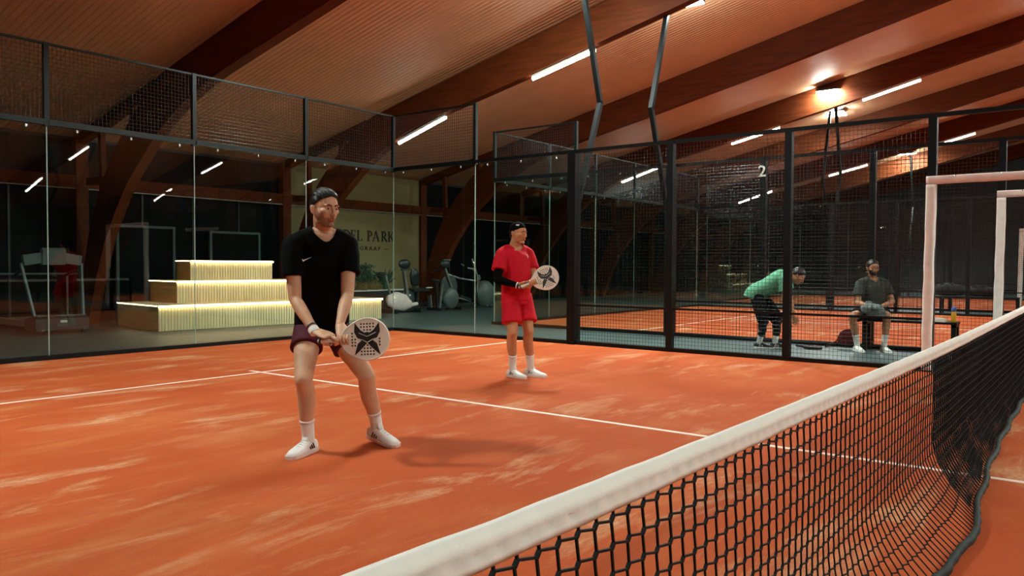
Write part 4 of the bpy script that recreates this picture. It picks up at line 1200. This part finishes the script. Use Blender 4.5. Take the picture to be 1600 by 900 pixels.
def flat(outer, holes, ext, bev=0.0):
    cu = bpy.data.curves.new('flat', 'CURVE'); cu.dimensions = '2D'; cu.fill_mode = 'BOTH'; cu.extrude = ext; cu.bevel_depth = bev; cu.bevel_resolution = 2
    for P in [outer] + holes:
        sp = cu.splines.new('POLY'); sp.points.add(len(P) - 1); sp.use_cyclic_u = True
        for p, q in zip(sp.points, P): p.co = (q[0], q[1], 0, 1)
    o = bpy.data.objects.new('flat', cu); COL.objects.link(o)
    dg = bpy.context.evaluated_depsgraph_get(); me = bpy.data.meshes.new_from_object(o.evaluated_get(dg))
    bpy.data.objects.remove(o); bpy.data.curves.remove(cu)
    return me
def racket(butt, cen, nrm, label, group, mface, memb, mframe, mgrip, emblem=True, k=1.0):
    """padel racket: butt end of the handle, centre of the head, face normal"""
    butt = Vector(butt); cen = Vector(cen); x = (cen - butt).normalized(); n = Vector(nrm); n = (n - x * n.dot(x)).normalized(); y = n.cross(x)
    R = Matrix((x, y, n)).transposed(); Lc = (cen - butt).length
    root = empty('padel_racket', butt, label, 'racket', group)
    T = Matrix.Translation(cen) @ R.to_4x4()
    def put(me): me.transform(T); return me
    HR = .131 * k
    def outl(s):
        out = []
        for i in range(48):
            a = 2 * PI * i / 48; r = HR * s * (1 + .24 * max(0, -math.cos(a)) ** 5); out.append((r * math.cos(a) * 1.02, r * math.sin(a) * .985))
        return out
    emb = [(a * HR * 1.0, b * HR * 1.0) for a, b in EMB]; holes = []
    pitch = .0185 * k; hr = .0062 * k
    for i in range(-6, 7):
        for q in range(-6, 7):
            px, py = i * pitch, q * pitch
            if math.hypot(px, py) > HR * .82 or px > HR * .70: continue
            if emblem and (inpoly(px, py, emb) or segd(px, py, emb) < hr + .0025): continue
            holes.append([(px + hr * math.cos(2 * PI * t / 10), py + hr * math.sin(2 * PI * t / 10)) for t in range(10)])
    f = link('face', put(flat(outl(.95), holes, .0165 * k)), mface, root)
    link('hole_shade', put(flat(outl(.90), [], .004 * k)), MT['rblack'], f)  # added black disc without holes, stands in for the shade inside the drilled holes
    if emblem:
        for sgn in (1, -1):
            me = flat(emb, [], .0008); me.transform(Matrix.Translation((0, 0, sgn * .0172 * k))); link('emblem', put(me), memb, f)
            mb = MB()
            for pts in ([(-.50, .05), (-.25, -.02), (0, -.16), (.25, -.02), (.50, .05)], [(-.40, .30), (0, .12), (.40, .30)]):
                mb.tube([(a * HR, b * HR, sgn * .0182 * k) for a, b in pts], .0016, 5)
            me = mb.mesh('line'); link('emblem_line', put(me), mface, f)
    mb = MB(); ol = [Vector((a, b, 0)) for a, b in outl(.97)]; ol.append(ol[0])
    V = []; F = []
    nn = 10; N = 48
    for i in range(N):
        p = ol[i]; d = p.normalized()
        for t in range(nn):
            a = 2 * PI * t / nn; V.append(p + d * (.006 * k * math.cos(a)) + Vector((0, 0, .0185 * k * math.copysign(abs(math.sin(a)) ** .6, math.sin(a)))))
    for i in range(N):
        for t in range(nn): F.append((i * nn + t, i * nn + (t + 1) % nn, ((i + 1) % N) * nn + (t + 1) % nn, ((i + 1) % N) * nn + t))
    mb.add(V, F); me = mb.mesh('frame', True); link('frame', put(me), mframe, root)
    # forked throat and grip
    g0 = -Lc + .150 * k
    for s in (-1, 1):
        mb = MB(); sweep(mb, [Vector((g0 - .01, s * .008 * k, 0)), Vector((g0 + .03, s * .018 * k, 0)), Vector((-HR * 1.05, s * .044 * k, 0)), Vector((-HR * .90, s * .068 * k, 0))], [.010 * k] * 4, [.0165 * k] * 4, (0, 1, 0), n=10, sq=.3)
        me = mb.mesh('throat_arm', True); link('throat_arm', put(me), mface, root)
    mb = MB(); sweep(mb, [Vector((-Lc + .006, 0, 0)), Vector((-Lc + .05, 0, 0)), Vector((g0, 0, 0)), Vector((g0 + .02, 0, 0))], [.0165 * k, .015 * k, .0155 * k, .014 * k], [.0175 * k, .0165 * k, .0165 * k, .015 * k], (0, 1, 0), n=12)
    me = mb.mesh('grip', True); link('grip', put(me), mgrip, root)
    mb = MB(); mb.lathe([(.0185 * k, -Lc), (.0195 * k, -Lc + .006), (.0175 * k, -Lc + .014)], (0, 0, 0), 12, 'x'); me = mb.mesh('butt_cap'); link('butt_cap', put(me), MT['rblack'], root)
    return root
def bar_mark(mb, base, x, y, pts, w):
    pass

# ---- player in black
def man_black():
    j = dict(head=(-2.040, 3.313, 1.578), neck=(-1.990, 3.390, 1.440), shR=(-2.180, 3.470, 1.348), shL=(-1.840, 3.310, 1.360), elR=(-2.197, 3.409, 1.001), elL=(-1.935, 3.216, 1.024),
             wrR=(-2.217, 3.195, .815), wrL=(-2.100, 3.095, .853), pel=(-1.883, 3.536, .862), hipR=(-1.953, 3.590, .798), hipL=(-1.790, 3.509, .793), knR=(-2.156, 3.381, .490), knL=(-1.761, 3.227, .481),
             anR=(-2.081, 3.429, .101), anL=(-1.616, 3.284, .112))
    butt, cen = Vector((-2.240, 3.120, .757)), Vector((-2.060, 2.885, .772))
    a = (cen - butt).normalized()
    view = Vector((-.78, -.60, .12))
    hR = butt + a * .062; hL = butt + a * .148
    hands = [grip_hand(Vector(j['wrR']), hR, a, -1, .0165, pal=Vector((-.45, -.35, .82))), grip_hand(Vector(j['wrL']), hL, a, 1, .018, pal=Vector((.55, .45, .62)))]
    P = dict(skin=MT['skin'], beard=.75, face=(-.08, -.99, -.08), toeR=Vector((-.94, -.34, 0)).normalized(), toeL=Vector((-.02, -1, 0)).normalized(), hands=hands, vox=.006, hvox=.0028, fvox=.0026, k=1.0)
    bo, j, Rh, HP, fwd, up_t, k = person('man_black', 'dark haired player in a black t-shirt and maroon shorts, leaning over his racket', j, P)
    hair_cap(bo, Rh, j['head'], k, lambda az: np.interp(abs((az + PI) % (2 * PI) - PI), [0, .45, .8, 1.1, 1.45, 1.9, 2.4, PI], [.080, .080, .072, .048, .022, .015, -.02, -.045]), MT['hair'], th=.007, grooves=.0008)
    combed(bo, Rh, j['head'], k, MT['hair'], bo.children[-1])
    ts = tshirt(bo, j, fwd, up_t, k, MT['cblack'], hem=.085, sl=.58, vox=.007, vdrop=.035, slr=.078, wr=.006)
    shorts(bo, j, fwd, k, MT['cmaroon'], .42, vox=.007)
    r_ = (j['shL'] - j['shR']).normalized()
    print_on('chest_mark', ts, ts, Vector((-2.170, 3.30, 1.240)), r_, Vector((0, 0, 1)), -fwd, TICK, MT['sock'])
    for s, hd in (('R', math.degrees(math.atan2(-.34, -.94))), ('L', math.degrees(math.atan2(-1, -.02)))):
        sock(bo, j, s, MT['sock'], .125, k)
        shoe(bo, j['an' + s], hd, MT['shoe'], MT['sole'], pitch=0 if s == 'R' else -.10, roll=0 if s == 'R' else .12, mark=MT['rblack'], floor=0.0, k=1.02)
    band(bo, j['elR'], j['wrR'], .93, 1.06, .034, MT['sock']); band(bo, j['elR'], j['wrR'], .85, .89, .0335, MT['rblack'], 'bracelet')
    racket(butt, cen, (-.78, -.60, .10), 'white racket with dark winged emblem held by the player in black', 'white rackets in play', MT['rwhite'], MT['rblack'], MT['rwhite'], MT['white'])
man_black()

# ---- player in red
def man_red():
    j = dict(head=(1.535, 4.454, 1.573), neck=(1.546, 4.514, 1.425), shR=(1.375, 4.562, 1.360), shL=(1.735, 4.461, 1.365), elR=(1.257, 4.498, 1.079), elL=(1.647, 4.368, 1.091), wrR=(1.300, 4.324, 1.013), wrL=(1.511, 4.294, .997),
             pel=(1.545, 4.493, .922), hipR=(1.466, 4.512, .874), hipL=(1.660, 4.473, .877), knR=(1.396, 4.421, .506), knL=(1.582, 4.343, .512), anR=(1.508, 4.504, .107), anL=(1.692, 4.395, .098))
    j['elR'] = (1.250, 4.520, 1.075); j['wrR'] = (1.33, 4.30, 1.012); j['elL'] = (1.70, 4.36, 1.09)
    butt, cen = Vector((1.304, 4.262, .994)), Vector((1.520, 4.068, 1.096))
    a = (cen - butt).normalized()
    hands = [grip_hand(Vector(j['wrR']), butt + a * .07, a, -1, .0165, pal=Vector((-.3, .6, .75))), grip_hand(Vector(j['wrL']), butt + a * .155, a, 1, .02, pal=Vector((.5, .7, .3)))]
    P = dict(skin=MT['skin2'], beard=.35, face=(-.06, -.99, -.06), toeR=Vector((-.15, -.98, 0)).normalized(), toeL=Vector((.06, -.99, 0)).normalized(), hands=hands, vox=.008, hvox=.0035, fvox=.003, k=.97)
    bo, j, Rh, HP, fwd, up_t, k = person('man_red', 'player in red t-shirt and red shorts with black cap and one black arm sleeve', j, P)
    cap = hair_cap(bo, Rh, j['head'], k, lambda az: np.interp(abs((az + PI) % (2 * PI) - PI), [0, .6, 1.2, 1.7, PI], [.062, .058, .040, .026, .0]), MT['cblack'], th=.012, name='cap', grooves=0)
    hair_cap(bo, Rh, j['head'], k, lambda az: np.interp(abs((az + PI) % (2 * PI) - PI), [0, 1.2, 1.5, 1.9, 2.4, PI], [.066, .045, .02, -.0, -.04, -.06]), MT['hair'], th=.006, name='hair')
    b = MB(); sweep(b, [HP(0, -.105, .018), HP(0, -.135, -.005), HP(0, -.15, -.045)], [.06, .062, .045], [.006] * 3, Rh @ Vector((1, 0, 0)), n=16); b.build('brim', MT['cblack'], cap, smooth=True)
    lg = MB()
    for x0 in (-.020, .004): lg.bar(HP(.062 + .002, .035 + x0, .088), HP(.060, .050 + x0, .100), .006, .012)
    lg.build('cap_mark', MT['sock'], cap, kind='stuff')
    ts = tshirt(bo, j, fwd, up_t, k, MT['cred'], hem=.085, sl=.66, vox=.008, vdrop=.028, slr=.084, loose=.012)
    shorts(bo, j, fwd, k, MT['cred'], .74, vox=.009, flare=.016, wide=.004)
    mb = MB(); limb(mb, j['shR'].lerp(j['elR'], .5), j['elR'], None, [.054, .050, .044], fwd); limb(mb, j['elR'], j['wrR'].lerp(j['elR'], .06), None, [.045, .047, .042, .036, .031], fwd, .95)
    v, f = remesh(mb, .006, 4); raw('arm_sleeve', v, f, MT['cblack'], bo)
    band(bo, j['elR'], j['wrR'], .93, .97, .0345, MT['sock']); band(bo, j['elR'], j['wrR'], .98, 1.10, .033, MT['rblack'], 'watch')
    r_ = (j['shL'] - j['shR']).normalized()
    print_on('chest_mark', ts, ts, j['neck'] - up_t * .10 + r_ * .085, r_, Vector((0, 0, 1)), -fwd, [(-.010, .02), (-.004, .0), (.0, -.022), (.006, -.022), (.008, .0), (.010, .02)], MT['padp'])
    for s in ('R', 'L'):
        t = P['toe' + s]; sock(bo, j, s, MT['sock'], .155, k, .042)
        shoe(bo, j['an' + s], math.degrees(math.atan2(t.y, t.x)), MT['shoe'], MT['sole'], mark=MT['rblack'], floor=0.0, k=1.0)
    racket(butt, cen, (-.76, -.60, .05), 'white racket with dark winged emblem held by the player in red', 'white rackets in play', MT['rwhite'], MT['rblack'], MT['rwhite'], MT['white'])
man_red()

# ---- man in green bending down
def man_green():
    j = dict(head=(6.655, 3.055, 1.088), neck=(6.591, 3.184, 1.119), shR=(6.397, 3.186, 1.044), shL=(6.780, 3.265, 1.078), elR=(6.38, 3.150, .735), elL=(6.77, 3.21, .765), wrR=(6.40, 3.12, .465), wrL=(6.74, 3.14, .490),
             pel=(6.419, 3.600, .835), hipR=(6.339, 3.560, .770), hipL=(6.558, 3.570, .773), knR=(6.23, 3.400, .412), knL=(6.50, 3.290, .412), anR=(6.36, 3.520, .095), anL=(6.50, 3.330, .095))
    d = Vector((.1, -.25, -.95))
    hands = [rest_hand(j['wrR'], d, (.9, 0, -.1), (0, -1, 0), .5), rest_hand(j['wrL'], d, (-.9, 0, -.1), (0, -1, 0), .5)]
    P = dict(skin=MT['skin2'], beard=.75, face=(.25, -.72, -.62), toeR=Vector((.30, -.95, 0)).normalized(), toeL=Vector((.30, -.95, 0)).normalized(), hands=hands, vox=.009, hvox=.0045, fvox=.004, k=.97, hup=(0.2, -.5, .8))
    bo, j, Rh, HP, fwd, up_t, k = person('man_green', 'man in a green t-shirt and black shorts bending down behind the mesh', j, P)
    hair_cap(bo, Rh, j['head'], k, lambda az: np.interp(abs((az + PI) % (2 * PI) - PI), [0, .8, 1.2, 1.6, 2.4, PI], [.072, .062, .03, .005, -.03, -.05]), MT['hair'], th=.016)
    tshirt(bo, j, fwd, up_t, k, MT['cgreen'], hem=.12, sl=.62, vox=.009, slr=.084, infl=.022, wr=.008)
    shorts(bo, j, fwd, k, MT['cblack'], .98, vox=.010, flare=.0, wide=.008)
    for s in ('R', 'L'):
        mb = MB(); limb(mb, j['hip' + s].lerp(j['kn' + s], .8), j['kn' + s], None, [.070, .066, .062], fwd); limb(mb, j['kn' + s], j['kn' + s].lerp(j['an' + s], .62), None, [.062, .063, .063, .055], fwd, bulge=-P['toe' + s] * .016)
        v, f = remesh(mb, .008, 3); raw('leggings', v, f, MT['cnavy'], bo)
        t = P['toe' + s]; sock(bo, j, s, MT['sock'], .13, k, .043)
        shoe(bo, j['an' + s], math.degrees(math.atan2(t.y, t.x)), MT['shoeb'], MT['shoe'], mark=MT['shoe'], floor=-.006, k=1.0)
man_green()

# ---- seated man
def man_seated():
    j = dict(head=(7.150, 2.121, 1.212), neck=(7.225, 2.136, 1.050), shR=(7.043, 2.275, .985), shL=(7.390, 2.000, .988), elR=(6.965, 2.275, .705), elL=(7.310, 1.880, .715), wrR=(6.850, 2.110, .655), wrL=(7.040, 1.960, .660),
             pel=(7.235, 2.120, .560), hipR=(7.135, 2.215, .535), hipL=(7.270, 2.045, .535), knR=(6.745, 2.290, .520), knL=(6.990, 1.870, .520), anR=(6.900, 2.262, .100), anL=(7.040, 1.925, .100))
    hands = [rest_hand(j['wrR'], (-.35, -.75, -.12), (0, -.1, -1), (-.8, .2, 0), .45), rest_hand(j['wrL'], (-.75, .30, -.1), (0, .1, -1), (-.2, .9, 0), .45)]
    P = dict(skin=MT['skin3'], beard=1.0, face=(-.74, -.68, -.06), toeR=Vector((-.75, -.55, 0)).normalized(), toeL=Vector((-.75, -.55, 0)).normalized(), hands=hands, vox=.009, hvox=.004, fvox=.004, k=.97)
    bo, j, Rh, HP, fwd, up_t, k = person('man_seated', 'bearded man in a dark grey t-shirt sitting on the bench behind the mesh', j, P)
    hair_cap(bo, Rh, j['head'], k, lambda az: np.interp(abs((az + PI) % (2 * PI) - PI), [0, .8, 1.1, 1.5, 2.4, PI], [.070, .066, .03, .008, -.03, -.05]), MT['hair'], th=.016)
    tshirt(bo, j, fwd, up_t, k, MT['cgrey'], hem=.03, sl=.66, vox=.009, slr=.082, infl=.022, wr=.006)
    shorts(bo, j, fwd, k, MT['cnavy'], .66, vox=.010, flare=.012)
    for s in ('R', 'L'):
        t = P['toe' + s]; sock(bo, j, s, MT['sock'], .15, k, .042)
        shoe(bo, j['an' + s], math.degrees(math.atan2(t.y, t.x)), MT['shoe'], MT['shoe'], mark=None, floor=-.006, k=1.0)
    mb = MB()
    for (p, r) in (((6.86, 2.06, .64), (.14, .16, .055)), ((6.84, 2.00, .58), (.08, .14, .09)), ((6.93, 2.12, .69), (.07, .06, .05)), ((6.80, 2.10, .62), (.07, .09, .07)), ((6.95, 2.0, .63), (.10, .08, .05))): mb.ell(p, r)
    v, f = remesh(mb, .008, 2)
    me = bpy.data.meshes.new('jacket'); me.from_pydata([tuple(a) for a in v], [], f); me.update(); bm = bmesh.new(); bm.from_mesh(me); bm.normal_update()
    for x in bm.verts: x.co += x.normal * (.012 * noise.noise(x.co * 16) + .008 * abs(noise.noise(x.co * 34)))
    bm.to_mesh(me); bm.free(); me.polygons.foreach_set('use_smooth', [True] * len(me.polygons))
    tag(link('jacket', me, MT['cjacket']), 'crumpled grey striped jacket on the lap of the seated man', 'jacket')
man_seated()

# ================================================================== BENCH SIDE
def bench(x0, x1, y0, y1, label, h=.46):
    b = empty('bench', ((x0 + x1) / 2, (y0 + y1) / 2, 0), label, 'bench')
    n = 3; w = (x1 - x0) / n
    for i in range(n): MB().b2((x0 + i * w + .005, y0, h - .03), (x0 + (i + 1) * w - .005, y1, h)).build('slat', MT['black'], b)
    for y in (y0 + .04, y1 - .22):
        for x in (x0 + .05, x1 - .05): MB().b2((x - .03, y - .03, -.006), (x + .03, y + .03, h - .03)).build('leg', MT['black'], b)
        MB().b2((x0 + .02, y - .03, h - .07), (x1 - .02, y + .03, h - .03)).build('bearer', MT['black'], b)
    return b
bench(7.02, 7.36, 1.0, 2.42, 'low black bench between the two courts with a man sitting on it')
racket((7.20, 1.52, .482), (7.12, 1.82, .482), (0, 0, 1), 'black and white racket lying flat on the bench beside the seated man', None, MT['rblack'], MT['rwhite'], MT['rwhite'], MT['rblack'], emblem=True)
def towel():
    m = MB(); m.b2((7.08, 1.15, .46), (7.28, 1.42, .49)); m.b2((7.10, 1.17, .49), (7.26, 1.40, .51)); return m.build('towel', MT['white'])
tag(towel(), 'small folded white towel on the bench next to the bottle', 'towel')
bt = empty('drink_bottle', (7.18, 1.06, .46), 'yellow drink bottle with blue top at the end of the bench', 'bottle')
MB().lathe([(.030, .46), (.033, .47), (.033, .56), (.030, .60), (.018, .625)], (7.18, 1.06, 0), 14).build('bottle_body', MT['yellow'], bt, smooth=True)
MB().lathe([(.030, .61), (.031, .66), (.020, .675)], (7.18, 1.06, 0), 12).build('cap', MT['blue'], bt, smooth=True)
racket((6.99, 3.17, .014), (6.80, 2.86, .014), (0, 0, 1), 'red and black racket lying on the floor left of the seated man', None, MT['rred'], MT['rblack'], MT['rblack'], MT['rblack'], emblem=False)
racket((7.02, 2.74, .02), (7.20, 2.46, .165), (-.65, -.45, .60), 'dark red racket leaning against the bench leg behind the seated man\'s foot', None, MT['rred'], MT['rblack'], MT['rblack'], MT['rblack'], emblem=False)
bench(18.5, 18.9, 1.2, 3.2, 'distant black bench beside the second gate frame, loaded with bags')
for q, (y, z, h, lab) in enumerate(((2.85, .46, .34, 'tall black sports bag on the distant bench, left end'), (2.1, .46, .28, 'wide black sports bag on the distant bench, beside the gate padding'))):
    m = MB(); sweep(m, [(18.7, y - .32, z + h * .45), (18.7, y, z + h * .55), (18.7, y + .30, z + h * .45)], [h * .40, h * .52, h * .38], [.15, .18, .14], (0, 0, 1), n=16)
    b = empty('sports_bag', (18.7, y, z), lab, 'bag'); m.build('bag_body', MT['bag'], b, smooth=True)
    MB().tube([(18.6, y - .15, z + h * .9), (18.58, y, z + h * 1.18), (18.6, y + .15, z + h * .9)], .015, 6).build('strap', MT['bag'], b)
